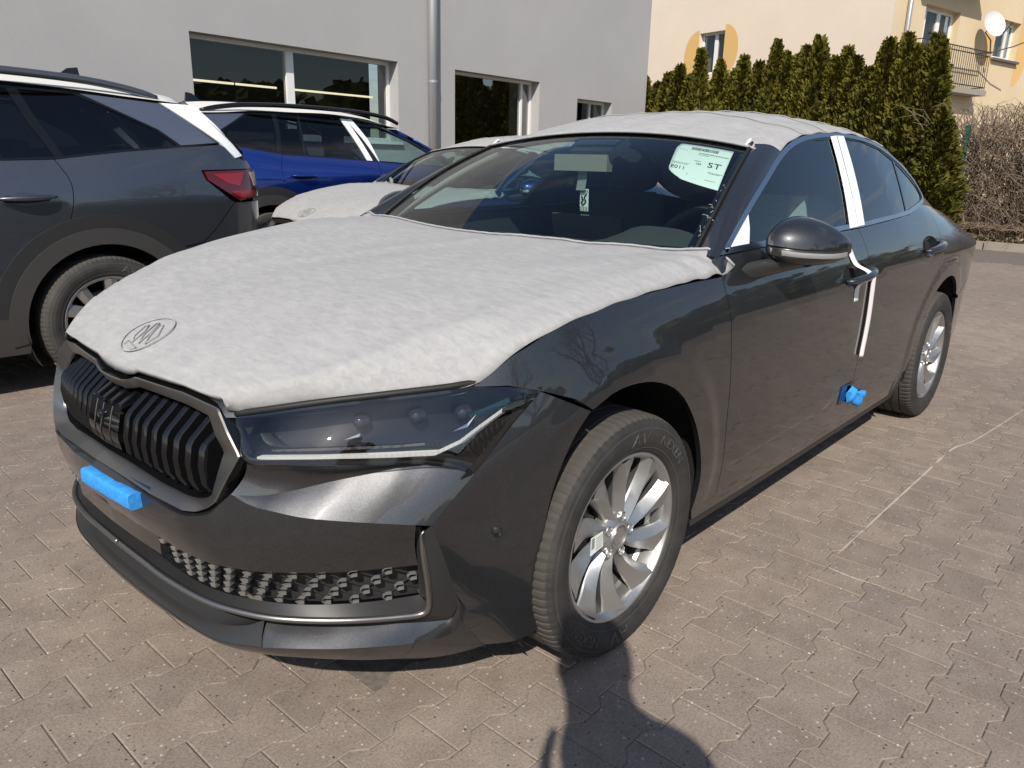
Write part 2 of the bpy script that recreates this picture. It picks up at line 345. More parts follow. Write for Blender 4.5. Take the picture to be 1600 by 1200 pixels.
def render_n(c1, c2, sc, bmp):
    def f(t, b, N, K):
        p = geo(N); big = n_noise(N, K, .7, 5, .6, p); r = n_ramp(N, K, big.outputs['Fac'], [(.3, c1), (.7, c2)]); K(r.outputs[0], b.inputs['Base Color'])
        f1 = n_noise(N, K, sc, 4, .6, p); K(n_bump(N, K, f1.outputs['Fac'], bmp, .012).outputs[0], b.inputs['Normal'])
    return f
GREY = mat('grey_render', (.36, .355, .355), .95, spec=.1, nodes=render_n((.385, .38, .382), (.42, .414, .414), 140, .35)); SOFFIT = mat('dark_lintel', (.12, .12, .125), .8)
CREAM = mat('cream_render', (.7, .6, .5), .95, spec=.1, nodes=render_n((.70, .60, .49), (.75, .645, .53), 9, .25))
YELLOW = mat('yellow_render', (.62, .48, .30), .95, spec=.1, nodes=render_n((.60, .48, .32), (.66, .54, .37), 12, .25)); OCHRE = mat('ochre_paint', (.66, .42, .16), .9)
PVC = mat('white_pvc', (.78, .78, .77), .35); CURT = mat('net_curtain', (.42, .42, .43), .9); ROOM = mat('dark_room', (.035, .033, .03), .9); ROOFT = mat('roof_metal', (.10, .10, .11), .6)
LED = bpy.data.materials.new('lit_tube'); LED.use_nodes = True; _b = LED.node_tree.nodes['Principled BSDF']; _b.inputs['Emission Color'].default_value = (1, .93, .62, 1); _b.inputs['Emission Strength'].default_value = 1.5; _b.inputs['Base Color'].default_value = (.8, .75, .6, 1)

# grey showroom building
GA = radians(3.0); GB = (7.92, 7.98, 0)
gb = empty('showroom_building', 'long grey rendered showroom building with a row of high dark windows behind the parked cars', 'building')
op = [(-4.66, -1.29, 1.5, 2.665), (-.02, 2.30, 1.44, 2.675), (3.56, 4.86, 1.3, 2.475)]
gw, P, T, Nn = wall('wall', GB, GA, -14, 6.27, -.03, 7.5, op, GREY, gb, .26)
R0 = Matrix.Rotation(GA, 3, 'Z')
MB().add([P(6.27, -.03), P(6.27, -.03, 9), P(6.27, 7.5, 9), P(6.27, 7.5)], [(0, 1, 2, 3)]).build('wall', GREY, gb)
MB().add([P(-14, 7.5), P(6.27, 7.5), P(6.27, 7.5, 9), P(-14, 7.5, 9)], [(0, 1, 2, 3)]).build('roof', ROOFT, gb)
def ubox(mb, P, R, u0, u1, z0, z1, d0, d1, mi=0):
    c = (P(u0, z0, d0)+P(u1, z1, d1))/2; mb.box(c, (abs(u1-u0), abs(d1-d0), abs(z1-z0)), R, mi)
def window(parent, P, R, o, d, mull, fr, gl, mf, name='window', bars=()):
    a, c, e, f = o; mb = MB()
    ubox(mb, P, R, a, c, e, e+fr, d, d+.07); ubox(mb, P, R, a, c, f-fr, f, d, d+.07); ubox(mb, P, R, a, a+fr, e+fr, f-fr, d, d+.07); ubox(mb, P, R, c-fr, c, e+fr, f-fr, d, d+.07)
    for m0, m1 in mull: ubox(mb, P, R, m0, m1, e+fr, f-fr, d-.004, d+.074)
    w = mb.build(name, mf, parent)
    edges = [a+fr]+[x for m in mull for x in m]+[c-fr]
    for k in range(0, len(edges), 2):
        MB().add([P(edges[k], e+fr, d+.03), P(edges[k+1], e+fr, d+.03), P(edges[k+1], f-fr, d+.03), P(edges[k], f-fr, d+.03)], [(0, 1, 2, 3)]).build('pane', gl, w)
    return w
window(gb, P, R0, op[0], .20, [(-3.17, -3.05)], .05, BGLASS, PVC)
window(gb, P, R0, op[1], .20, [(1.98, 2.03)], .045, BGLASS2, PVC)
window(gb, P, R0, op[2], .20, [(4.3, 4.34)], .05, BGLASS, PVC)
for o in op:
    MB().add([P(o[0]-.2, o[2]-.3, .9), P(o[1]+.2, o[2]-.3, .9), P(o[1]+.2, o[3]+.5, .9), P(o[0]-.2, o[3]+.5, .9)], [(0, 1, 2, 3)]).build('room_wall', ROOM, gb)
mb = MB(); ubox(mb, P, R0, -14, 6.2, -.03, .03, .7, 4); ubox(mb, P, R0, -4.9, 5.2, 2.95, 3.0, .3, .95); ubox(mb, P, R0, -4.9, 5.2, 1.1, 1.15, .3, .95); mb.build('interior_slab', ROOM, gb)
for a, c in ((-5.0, -3.85), (-3.82, -3.19), (-3.03, -1.80), (-1.78, -1.45)):
    l = MB().tube([P(a, 2.155, .42), P(c, 2.155, .42)], .014, 8).build('lamp_tube', LED, gb, True)
mb = MB(); RB = Matrix.Rotation(GA+radians(14), 3, 'Z')
for u in (.15, 1.15): mb.box(P(u, 2.05, .62), (.06, .05, 1.3), RB)
for z, s in ((1.92, .05), (2.36, .05), (1.5, .05)): mb.box(P(.95, z, .62), (2.3, .05, s*1.6), RB)
mb.build('inner_bars', mat('brown_bars', (.03, .022, .016), .6), gb)  # dark brown bars standing behind the pane, turned against the wall
MB().tube([P(-.61, -.03, -.075), P(-.61, 7.5, -.075)], .075, 20).build('downpipe', STEEL, gb, True)
mb = MB()
for z in (2.435, 4.6): mb.lathe([(.081, -.02), (.081, .02)], 20, 'z', P(-.61, z, -.075)); ubox(mb, P, R0, -.625, -.595, z-.015, z+.015, -.08, .02)
mb.build('pipe_clamp', STEEL, gb)
mb = MB(); ubox(mb, P, R0, -4.7, -1.25, 1.455, 1.5, -.05, .2); ubox(mb, P, R0, -.06, 2.34, 1.395, 1.44, -.05, .2); ubox(mb, P, R0, 3.52, 4.9, 1.255, 1.3, -.05, .2); mb.build('window_ledge', PVC, gb)

# cream apartment house
BC = (20.35, 5.19, 0); FA = radians(-12)
ab = empty('apartment_house', 'cream apartment house with railed balcony and painted oval behind the conifer hedge', 'building')
gop = [(5.34, 6.34, 3.98, 5.18)]
wl, P2, T2, N2 = wall('wall', BC, radians(77)+pi, -14, 0, -.03, 9, [(-b_, -a_, c_, d_) for a_, b_, c_, d_ in gop], CREAM, ab, .24)
R2 = Matrix.Rotation(radians(77)+pi, 3, 'Z')
window(ab, P2, R2, (-6.34, -5.34, 3.98, 5.18), .17, [(-5.86, -5.73)], .06, BGLASS, PVC)
MB().add([P2(-6.5, 3.7, .5), P2(-5, 3.7, .5), P2(-5, 5.5, .5), P2(-6.5, 5.5, .5)], [(0, 1, 2, 3)]).build('room_wall', CURT, ab)
def half_oval(cu, cz, ru, rz, a0, a1, cut):
    pts = []
    for k in range(25):
        a = a0+(a1-a0)*k/24; pts.append((cu+ru*cos(a), cz+rz*sin(a)))
    pts = [(min(u, cut) if cu < cut else max(u, cut), z) for u, z in pts]; n = len(pts)
    MB().add([P2(u, z, -.004) for u, z in pts], [tuple(range(n))]).build('painted_oval', OCHRE, ab)
half_oval(-6.36, 4.55, .58, .72, radians(90), radians(270), -6.35); half_oval(-5.34, 4.62, .55, .72, radians(-90), radians(90), -5.35)
fop = [(1.5, 3.35, 3.50, 5.37), (5.6, 7.1, 4.44, 5.5), (10, 11.4, 4.4, 5.5), (9.2, 10.6, 1.2, 2.5)]
fw_, P3, T3, N3 = wall('wall', BC, FA, .012, 16, -.03, 9, fop, YELLOW, ab, .26)
R3 = Matrix.Rotation(FA, 3, 'Z')
window(ab, P3, R3, fop[0], .2, [(1.78, 1.93), (2.5, 2.68)], .09, BGLASS, PVC, 'balcony_door'); window(ab, P3, R3, fop[1], .2, [(6.62, 6.72)], .1, BGLASS, PVC)
window(ab, P3, R3, fop[2], .2, [(10.6, 10.7)], .09, BGLASS, PVC); window(ab, P3, R3, fop[3], .2, [(9.8, 9.9)], .09, BGLASS, PVC)
for o in fop: MB().add([P3(o[0]-.2, o[2]-.2, .5), P3(o[1]+.2, o[2]-.2, .5), P3(o[1]+.2, o[3]+.2, .5), P3(o[0]-.2, o[3]+.2, .5)], [(0, 1, 2, 3)]).build('net_curtain', CURT, ab)
mb = MB(); ubox(mb, P3, R3, 5.5, 7.2, 4.37, 4.435, -.10, .2); mb.build('window_sill', ROOFT, ab)
MB().add([P3(5.0, 4.2, -.004), P3(5.52, 4.2, -.004), P3(5.52, 5.5, -.004), P3(5.0, 5.5, -.004)], [(0, 1, 2, 3)]).build('painted_panel', OCHRE, ab)
half = [P3(7.14, 3.75, -.004)]+[P3(7.14+.75*sin(pi*k/20), 4.9-1.15*cos(pi*k/20), -.004) for k in range(21)]
MB().add(half[1:], [tuple(range(21))]).build('painted_oval', OCHRE, ab)
MB().tube([P3(.6, -.03, -.07), P3(.6, 9, -.07)], .06, 16).build('downpipe', STEEL, ab, True)
bal = MB(); ubox(bal, P3, R3, .8, 4.7, 3.30, 3.44, -.42, 0); bal.build('balcony_slab', mat('balcony_concrete', (.30, .27, .24), .9), ab)
bal = MB(); ubox(bal, P3, R3, .8, 4.08, 5.9, 6.05, -.5, 0); bal.build('balcony_slab', mat('balcony_soffit', (.36, .30, .24), .9), ab)
RAIL = mat('rail_iron', (.05, .04, .035), .6); mb = MB()
for z in (3.52, 4.34, 4.45): mb.tube([P3(.85, z, -.02), P3(.85, z, -.38), P3(4.62, z, -.38), P3(4.62, z, -.02)], .016, 6)
mb.build('balcony_rail', RAIL, ab); br_ = bpy.data.objects['balcony_rail']
bm_ = None
for k in range(32):
    u = .85+k*.1216
    if bm_ is None: o = MB().tube([(0, 0, 3.45), (0, 0, 4.44)], .0095, 5).build('rail_bar', RAIL, br_); bm_ = o.data
    else: o = obj('rail_bar', bm_, br_)
    q = P3(u, 0, -.38); o.location = (q.x, q.y, 0)
wl_ = empty('washing_arm', 'thin dark clothes line arm sticking out from the balcony railing', 'clothes line', None, P3(4.62, 4.45, -.38))
o_ = P3(4.62, 4.45, -.38); MB().tube([V((0, 0, 0)), P3(5.1, 4.62, -.75)-o_, P3(5.6, 4.85, -1.05)-o_], .018, 6).build('arm', RAIL, wl_); MB().box((0, 0, 0), (.06, .06, .05)).build('clamp', RAIL, wl_)
MB().add([P3(-.0, 9, 0), P3(16, 9, 0), P3(16, 9, 10), P3(0, 9, 10)], [(0, 1, 2, 3)]).build('roof', ROOFT, ab)
dish = empty('satellite_dish', 'round white satellite dish on an arm beside the balcony door', 'satellite dish')
dc = P3(4.42, 5.17, -.45); ax = V((-.55, -.80, .30)).normalized(); u_ = ax.orthogonal().normalized(); w_ = ax.cross(u_)
rows = [[dc+(u_*cos(2*pi*k/32)+w_*sin(2*pi*k/32))*(r+1e-4)-ax*(.09*(1-(r/.35)**2)) for k in range(32)] for r in (0, .1, .2, .28, .32, .35)]
MB().grid(rows, True).build('reflector', mat('dish_white', (.62, .62, .62), .5), dish, True)
mb = MB(); mb.tube([dc-w_*.34*(1 if w_.z > 0 else -1), dc+ax*.35-w_*.25*(1 if w_.z > 0 else -1)], .013, 6); mb.box(dc+ax*.36-w_*.24*(1 if w_.z > 0 else -1), (.07, .07, .07)); mb.build('feed_arm', RAIL, dish)
MB().tube([dc-ax*.1, dc-ax*.3-V((0, 0, .1)), P3(4.45, 4.75, -.40), P3(4.60, 4.42, -.38)], .018, 6).build('mount', RAIL, dish)

# ---------------------------------------------------------------- verge, kerb, hedge
def verge_n(t, b, N, K):
    p = geo(N); a = n_noise(N, K, 7, 6, .7, p); f = n_noise(N, K, 60, 4, .7, p)
    r = n_ramp(N, K, a.outputs['Fac'], [(.3, (.10, .075, .05)), (.5, (.17, .13, .085)), (.62, (.07, .085, .03)), (.8, (.16, .14, .08))]); K(n_mix(N, K, .3, r.outputs[0], f.outputs['Color'], 'SOFT_LIGHT'), b.inputs['Base Color'])
    K(n_bump(N, K, f.outputs['Fac'], .8, .03).outputs[0], b.inputs['Normal'])
VERGE = mat('leaf_litter_soil', (.15, .12, .08), .95, nodes=verge_n)
# kerb runs along y at x ~ 13.5
kx = lambda y: 13.55+.16*(y-1.0)
ys = np.linspace(-12, 12, 49); P_ = []
for i in range(9): P_.append([(kx(y)+.14+i*.9, y, .09+.06*i*.5+.05*sin(y*2.3+i)*sin(i*1.7+y) if i else .085) for y in ys])
mb = MB(); mb.grid(P_); tag(mb.build('verge', VERGE, None, True), kind='structure')
kerb = tag(MB().box((0, 0, -5), (.1, .1, .1)).build('kerb', WIDE), kind='structure')
KERB = mat('kerb_concrete', (.33, .28, .24), .9, nodes=render_n((.27, .23, .19), (.38, .33, .28), 30, .3))
km = None
for k in range(24):
    y = -12+k*1.0
    if km is None:
        o = MB().box((0, 0, 0), (.12, .985, .2)).build('kerb_stone', KERB, kerb); km = o.data
    else: o = obj('kerb_stone', km, kerb)
    o.location = (kx(y+.5)+.06, y+.5, .01+random.uniform(-.006, .006)); o.rotation_euler = (0, 0, -atan2(.16, 1)+random.gauss(0, .01))
def leaf_n(c0, c1, c2):
    def f(t, b, N, K):
        p = geo(N); a = n_noise(N, K, 5, 4, .7, p); r = n_ramp(N, K, a.outputs['Fac'], [(.28, c0), (.5, c1), (.75, c2)])
        oi = N('ShaderNodeObjectInfo'); v = n_mix(N, K, oi.outputs['Random'], (.85, .85, .85), (1.15, 1.12, 1.0)); K(n_mix(N, K, 1.0, r.outputs[0], v, 'MULTIPLY'), b.inputs['Base Color'])
    return f
THUJA = mat('thuja_foliage', (.05, .06, .02), .75, spec=.2, nodes=leaf_n((.045, .047, .007), (.105, .100, .013), (.17, .145, .022))); BARK = mat('bark', (.10, .075, .055), .9); TWIG = mat('dry_twig', (.16, .115, .085), .9, spec=.1, nodes=leaf_n((.12, .085, .062), (.20, .15, .115), (.30, .23, .18)))
def crown_mesh(seed, h, r, n):
    g = np.random.default_rng(seed); vs = []; fs = []
    ncl = 46; cl = [(g.uniform(.02, .97), g.uniform(0, 2*pi), g.uniform(.75, 1.12)) for _ in range(ncl*3)]
    rad = lambda t: r*(min(1, (1-t)*1.75)**.9)*(.85+.15*min(1, t*8))
    for _ in range(n):
        t, a, k = cl[g.integers(len(cl))]; t = np.clip(t+g.normal(0, .035), 0, .995); R_ = rad(t); a = a+g.normal(0, .30)
        k = k*g.uniform(.80, 1.06)-.1*abs(g.normal(0, 1)); rr = max(0, R_*k)+.01; p = V((rr*cos(a), rr*sin(a), t*h))
        out = V((cos(a+g.normal(0, .5)), sin(a+g.normal(0, .5)), g.uniform(.1, 1.5))).normalized(); side = out.cross(V((g.normal(), g.normal(), g.normal()))).normalized()
        L = g.uniform(.05, .12); wd = g.uniform(.018, .04); b = len(vs); q = p+out*L
        vs += [p-side*wd*.5, p+side*wd*.5, q+side*wd, q+out*wd*1.2, q-side*wd]; fs.append((b, b+1, b+2, b+3, b+4))
    # inner twiggy body
    b = len(vs); rings = 14
    for i in range(rings):
        t = i/(rings-1)*.96
        for k in range(10): vs.append((rad(t)*.72*cos(k*pi/5)*g.uniform(.8, 1.1), rad(t)*.72*sin(k*pi/5)*g.uniform(.8, 1.1), t*h))
    for i in range(rings-1):
        for k in range(10): fs.append((b+i*10+k, b+i*10+(k+1) % 10, b+(i+1)*10+(k+1) % 10, b+(i+1)*10+k))
    me = bpy.data.meshes.new('crown'); me.from_pydata([tuple(map(float, v)) for v in vs], [], fs); me.materials.append(THUJA); return me
CR = [crown_mesh(s, 1.0*hh, rr, 9000) for s, hh, rr in ((1, 3.3, .42), (2, 3.5, .38), (3, 3.2, .46), (4, 3.6, .42))]
hs = [3.3, 3.5, 3.2, 3.6]
tm = MB().tube([(0, 0, -.1), (.01, .01, 1.2), (0, 0, 2.9)], [.06, .05, .012], 7); trm = bpy.data.meshes.new('trunk'); trm.from_pydata([tuple(v) for v in tm.v], [], tm.f); trm.materials.append(BARK)
# tops read along the hedge: (pixel x, pixel y of the tip)
tips = [(1010, 124), (1030, 132), (1043, 118), (1062, 104), (1078, 122), (1097, 80), (1126, 98), (1148, 108), (1163, 92), (1188, 100), (1216, 68), (1234, 84), (1248, 90), (1262, 76), (1285, 62), (1310, 92), (1324, 78), (1338, 92), (1358, 110), (1390, 64), (1405, 90), (1421, 57), (1432, 76), (1468, 55)]
CONE = ['small conifer touching the corner of the grey showroom wall', 'second conifer from the grey showroom wall', 'third conifer from the showroom wall, low and blunt', 'conifer just left of the painted oval on the gable', 'low conifer under the left half of the painted oval', 'conifer whose tip reaches into the gable window', 'conifer below the right edge of the gable window', 'low conifer under the right half of the painted oval', 'conifer just right of the painted oval on the gable', 'blunt conifer left of the first tall spire of the hedge', 'first tall spire of the hedge, right of the painted oval', 'conifer just right of the first tall spire', 'low conifer between the first and second tall spires', 'conifer leaning on the left of the second tall spire', 'second tall spire, mid hedge above the saloon roof', 'low conifer right after the second tall spire', 'left conifer of the twin tips mid hedge', 'right conifer of the twin tips mid hedge', 'lowest conifer before the tall group at the right', 'tall conifer before the yellow wall corner', 'low conifer between the two tall ones by the yellow downpipe', 'tallest conifer in front of the yellow downpipe', 'conifer in front of the balcony door', 'last tall conifer, in front of the balcony railing']
def ray(px, py):
    return fw+rt*((px-800)/1201)-up*((py-600)/1201)
n_t = len(tips)
for k, (px, py) in enumerate(tips):
    f = k/(n_t-1); L0 = np.array([16.3, 9.9]); L1 = np.array([14.5, 2.35]); d = ray(px, py); dh = np.array([d.x, d.y])
    # where this view direction meets the hedge line
    e = L1-L0; A_ = np.array([[dh[0], -e[0]], [dh[1], -e[1]]]); s_, _ = np.linalg.solve(A_, L0-CAM[:2]); q = CAM[:2]+dh*s_; top = CAM[2]+d.z*s_
    i = (k*7+3) % 4; i = k % 4
    word = ['tall', 'slim', 'short', 'bushy'][i]
    lab = CONE[k]
    t = empty('conifer', lab, 'conifer', 'conifers of the clipped hedge behind the cars', (q[0]+random.uniform(-.08, .08), q[1], 0), random.uniform(0, 6.28))
    sc = top/hs[i]; c = obj('crown', CR[i], t); c.location = (0, 0, .05); w = random.uniform(.92, 1.1); c.scale = (w, w, sc*.985)
    tr_ = obj('trunk', trm, t)
t = empty('conifer', 'low yellow-green conifer at the right end of the hedge beside the bare bush', 'conifer', None, (13.75, 2.0, 0), 1)
c = obj('crown', CR[2], t); c.scale = (.95, .95, .70); obj('trunk', trm, t).scale = (1, 1, .5)
# bare bushes
def twigs(seed, n, sx, sy, h):
    g = np.random.default_rng(seed); mb = MB()
    for _ in range(n):
        x, y = g.uniform(-sx, sx), g.uniform(-sy, sy); z0 = g.choice([0, g.uniform(.2, h*.8)], p=[.3, .7]); L = g.uniform(.5, 1.4); r = g.uniform(.0045, .011)
        d = V((g.normal(0, .55), g.normal(0, .55), g.uniform(.25, 1.1))).normalized(); p = V((x, y, z0)); pts = [p]
        for s in range(4):
            d = (d+V((g.normal(0, .28), g.normal(0, .28), g.normal(.02, .25)))).normalized(); p = p+d*(L/4)
            if p.z > h: p.z = h-g.uniform(0, .12)+(.35 if g.random() < .03 else 0)
            if p.z < 0: p.z = .02
            pts.append(p.copy())
        mb.tube(pts, [r*(1-.17*s) for s in range(5)], 3, False)
    return mb
for k, (x, y, s, lab) in enumerate(((15.0, 1.15, 5, 'bare brown tangled bush right beside the end of the conifer hedge'), (14.9, -.6, 6, 'bare brown tangled bush at the right edge of the picture'), (14.6, -2.6, 7, 'bare brown tangled bush beyond the right edge of the verge'))):
    b_ = empty('bare_bush', lab, 'bush', None, (x, y, .05), 0)
    twigs(s, 2300, .75, 1.0, 2.35).build('branches', TWIG, b_)
tag(twigs(9, 700, .45, 3.4, .30).build('fallen_twigs', TWIG), kind='stuff').location = (14.15, -.2, .1)
g = np.random.default_rng(12); vs = []; fs = []
for _ in range(5200):
    p = V((g.uniform(13.75, 15.2), g.uniform(-4.5, 3.0), g.uniform(.09, .17))); p.x += .16*(p.y-1); a = g.uniform(0, 6.28); L = g.uniform(.02, .05); u = V((cos(a), sin(a), g.normal(0, .5)))*L; v_ = V((-sin(a), cos(a), g.normal(0, .5)))*L*.6; b = len(vs)
    vs += [p-u, p+v_, p+u, p-v_]; fs.append((b, b+1, b+2, b+3))
tag(mesh('fallen_leaves', vs, fs, mat('dry_leaves', (.24, .18, .11), .9, nodes=leaf_n((.06, .075, .02), (.20, .15, .09), (.38, .31, .22)))), kind='stuff')
fp = empty('fence_post', 'dark green steel fence post between the conifer hedge and the bare bush', 'fence post', None, (14.35, 1.72, 0))
MB().box((0, 0, 1.0), (.06, .06, 2.0)).box((0, 0, 2.01), (.075, .075, .03)).build('post', mat('green_steel', (.02, .09, .06), .5), fp)
MB().box((0, 0, .03), (.16, .16, .06)).build('foot_plate', STEEL, fp)
# tall trees across the lot, seen mirrored in the cars' glass
def tree(name, label, loc, h, seed, leafy):
    g = np.random.default_rng(seed); t = empty(name, label, 'tree', None, loc); mb = MB(); tips_ = []
    def br(p, d, L, r, lv):
        pts = [p]; n = 5
        for s in range(n):
            d = (d+V((g.normal(0, .16), g.normal(0, .16), g.normal(.03, .1)))).normalized(); pts.append(pts[-1]+d*L/n)
        mb.tube(pts, [r*(1-.55*s/n) for s in range(n+1)], 5 if lv > 1 else 8, False)
        if lv >= 4: tips_.append(pts[-1]); return
        for _ in range(4 if lv else 6):
            s = g.integers(2, n+1); a = g.uniform(0, 6.28); nd = (d*.75+V((cos(a), sin(a), g.uniform(-.1, .5)))*.75).normalized(); br(pts[s], nd, L*g.uniform(.5, .72), r*.5, lv+1)
    br(V((0, 0, -.1)), V((0, 0, 1)), h*.42, h*.022, 0); mb.build('trunk', BARK, t)
    return t
tree('bare_tree', 'tall bare tree across the lot, mirrored in the rear door window of the graphite car', (7.5, -13.5, 0), 10, 21, False)
tree('bare_tree', 'spreading bare tree across the lot, mirrored in the bonnet flank of the graphite car', (1.5, -16, 0), 9, 22, False)
th = empty('evergreen_hedge', 'tall dark evergreen trees across the lot, mirrored as a dark band along the doors', 'hedge', None, (4, -15, 0))
vs = []; fs = []; g = np.random.default_rng(31)
for _ in range(30000):
    x = g.uniform(-14, 42); tall = sst(2, 12, x); hh = 1.3+tall*1.3+(.35+.9*tall)*(sin(x*.9)+.6*sin(x*2.3+1)+.5*sin(x*4.1)); z = g.uniform(0, 1)**.75*hh; p = V((x, g.normal(0, .5+.5*tall)+tall*1.5, z)); a = V((g.normal(), g.normal(), g.normal())).normalized(); s_ = .2+.16*tall; c_ = a.orthogonal().normalized()*s_; a = a*s_; b_ = len(vs)
    vs += [p-a, p+c_, p+a, p-c_]; fs.append((b_, b_+1, b_+2, b_+3))
mesh('foliage', vs, fs, THUJA, th)

# pale streaks of spilt sand on the paving
SAND = mat('pale_sand', (.42, .37, .32), .95)
def sand(pts, wid, seed):
    g = np.random.default_rng(seed); c = crv(pts, 60); m = MB(); L = []; Rr = []
    for i, p in enumerate(c):
        q = c[min(i+1, 59)]-c[max(i-1, 0)]; q = q/np.linalg.norm(q); n = np.array([-q[1], q[0]]); w = wid*(.3+.7*g.random())*(sin(pi*(i+1)/61)**.4); L.append((p[0]+n[0]*w, p[1]+n[1]*w, .0012)); Rr.append((p[0]-n[0]*w, p[1]-n[1]*w, .0012))
    m.grid([L, Rr]); return tag(m.build('sand_streak', SAND), kind='stuff')
# ---------------------------------------------------------------- the graphite saloon: surfaces (x rearward from the front axle, w outward from the centre line, z up)
Wm = pch([-.55, -.5, -.45, -.347, -.232, -.1, .1, .4, .9, 1.6, 2.3, 2.84, 3.2, 3.5, 3.75, 3.9, 3.97], [.73, .768, .80, .845, .872, .885, .889, .893, .898, .9, .902, .902, .89, .862, .805, .72, .6])
Zt = pch([-.55, -.5, -.456, -.365, -.279, -.18, -.04, .12, .3, .48, 1., 1.5, 2.05, 2.3, 2.6, 3., 3.4, 3.9], [.75, .785, .812, .871, .905, .93, .952, .972, .992, 1.012, 1.033, 1.043, 1.06, 1.072, 1.085, 1.062, 1.0, .88])
Wt = pch([-.55, -.456, -.365, -.279, -.18, -.04, .12, .48, 1., 1.5, 2.05, 2.3, 2.6, 3., 3.4, 3.9], [.70, .765, .798, .813, .823, .829, .832, .833, .833, .831, .825, .812, .79, .76, .71, .52])
Zs = pch([-.55, -.3, 0, .5, 1.5, 2.8, 3.5, 3.9], [.66, .70, .77, .835, .86, .885, .88, .86])
def W(x, z):
    zs = Zs(x); zt = Zt(x); w0 = Wm(x); u = max((z-zs)/(zt-zs), 0); w = w0-(w0-Wt(x))*(.4*u+.6*u*u)
    d = max(zs-z, 0); tk = .3+.7*sst(-.36, .1, x); w = w-tk*(.045*d+.22*max(.42-z, 0)**1.6+.06*min(d, .3)**2)
    for cx in (.02, 2.85):
        w = w+.006*(1-sst(.44, .50, hypot(x-cx, z-.36)))*sst(.2, .36, z)
    return float(w)
def G(x, z):
    zt = Zt(x); h = z-zt; return float(Wt(x)-.6*h+.22*h*(1.42-z))
_cw = pch([0, .2, .36, .44, .53, .62, .69, .75, .80, .845, .88, .90, .905], [0, .012, .035, .056, .098, .170, .262, .362, .462, .565, .68, .80, .95])
_xc = pch([.15, .22, .26, .33, .42, .5, .6, .683, .768, .82, .9], [-.86, -.885, -.89, -.905, -.925, -.935, -.928, -.912, -.875, -.845, -.80]); _kw = pch([.15, .2, .3, .42, .6, .9], [.955, .965, .985, 1, 1, 1])
def Bx(w, z, off=0): return float(_xc(z)+_cw(abs(w)/_kw(z))+off)
def sd_(fn, sg, off=0): return lambda x, z: (x, sg*(fn(x, z)+off), z)
def sy(P, sg):   # list of (x, w, z) -> points of the side sg
    return [V((p[0], sg*p[1], p[2])) for p in P]
def xy(P, sg=-1): return [(p[0], sg*p[1], p[2]) for p in P]
ARC = lambda cx, r, a0, a1, n: [(cx+r*cos(radians(a0+(a1-a0)*k/(n-1))), .36+r*sin(radians(a0+(a1-a0)*k/(n-1)))) for k in range(n)]
BONNET_EDGE = [(-.454, .809), (-.422, .833), (-.364, .868), (-.278, .902), (-.179, .927), (-.04, .947), (.116, .958), (.293, .964), (.448, .966)]
FARCH = [tuple(p) for p in crv([(.402, .262), (.404, .32), (.398, .40), (.352, .52), (.27, .625), (.193, .690), (.10, .732), (.0, .752), (-.10, .750), (-.178, .722)], 26)]
GAP1 = [tuple(p) for p in crv([(.448, .966), (.45, .9), (.466, .808), (.511, .645), (.544, .431), (.556, .27)], 14)]
GAP2 = [tuple(p) for p in crv([(1.583, 1.038), (1.597, .963), (1.606, .879), (1.633, .763), (1.660, .574), (1.662, .453), (1.663, .313)], 14)]
GAP3 = [tuple(p) for p in crv([(2.665, 1.10), (2.655, 1.03), (2.63, .93), (2.625, .77), (2.60, .65), (2.565, .575)], 12)]
DLO = [(.468, 1.022), (.573, 1.074), (.737, 1.149), (.918, 1.224), (1.129, 1.307), (1.292, 1.354), (1.474, 1.383), (1.755, 1.401), (2.04, 1.396), (2.26, 1.368), (2.459, 1.305), (2.584, 1.242), (2.650, 1.182), (2.668, 1.144), (2.64, 1.118), (2.56, 1.103), (2.283, 1.071), (2.067, 1.062), (1.613, 1.045), (1.43, 1.043), (1.0, 1.034), (.494, 1.021)]
DLO_S = [tuple(p) for p in crv(DLO[:14], 60)]+[tuple(p) for p in crv(DLO[13:17], 10)[1:]]+DLO[17:]
SILL_TOP = [(.556, .268), (1.0, .285), (1.663, .311), (2.1, .322), (2.44, .32)]
def ws_pt(t, s):   # windscreen: t up, s across (-1..1, negative = left side)
    a = abs(s); e = (.50+(1.09-.50)*t-.012*sin(pi*t), .735+(.60-.735)*t+.012*sin(pi*t), 1.012+(1.338-1.012)*t+.022*sin(pi*t)); c = (.36+(1.12-.36)*t, 0, 1.008+(1.393-1.008)*t+.035*sin(pi*t))
    k = a**2.1; return V((c[0]+(e[0]-c[0])*k, s*e[1], c[2]+(e[2]-c[2])*k))
ROOFROWS = [((1.135, 1.310), (1.12, 1.393)), ((1.292, 1.354), (1.29, 1.437)), ((1.474, 1.383), (1.49, 1.468)), ((1.755, 1.401), (1.80, 1.484)), ((2.04, 1.396), (2.12, 1.476)), ((2.26, 1.368), (2.38, 1.452)), ((2.459, 1.305), (2.62, 1.418)), ((2.584, 1.242), (2.82, 1.38)), ((2.66, 1.165), (3.0, 1.335)), ((2.9, 1.075), (3.24, 1.25)), ((3.3, 1.005), (3.52, 1.12)), ((3.60, .945), (3.74, 1.03)), ((3.74, .90), (3.84, .985))]
def roof_row(u):
    rows = []
    for (xr, zr), (xc, zc) in ROOFROWS: rows.append((xr, G(xr, zr) if xr < 2.7 else W(xr, zr)-.004, zr, xc, zc))
    return crv(rows, 1+int(u))
_rr = None
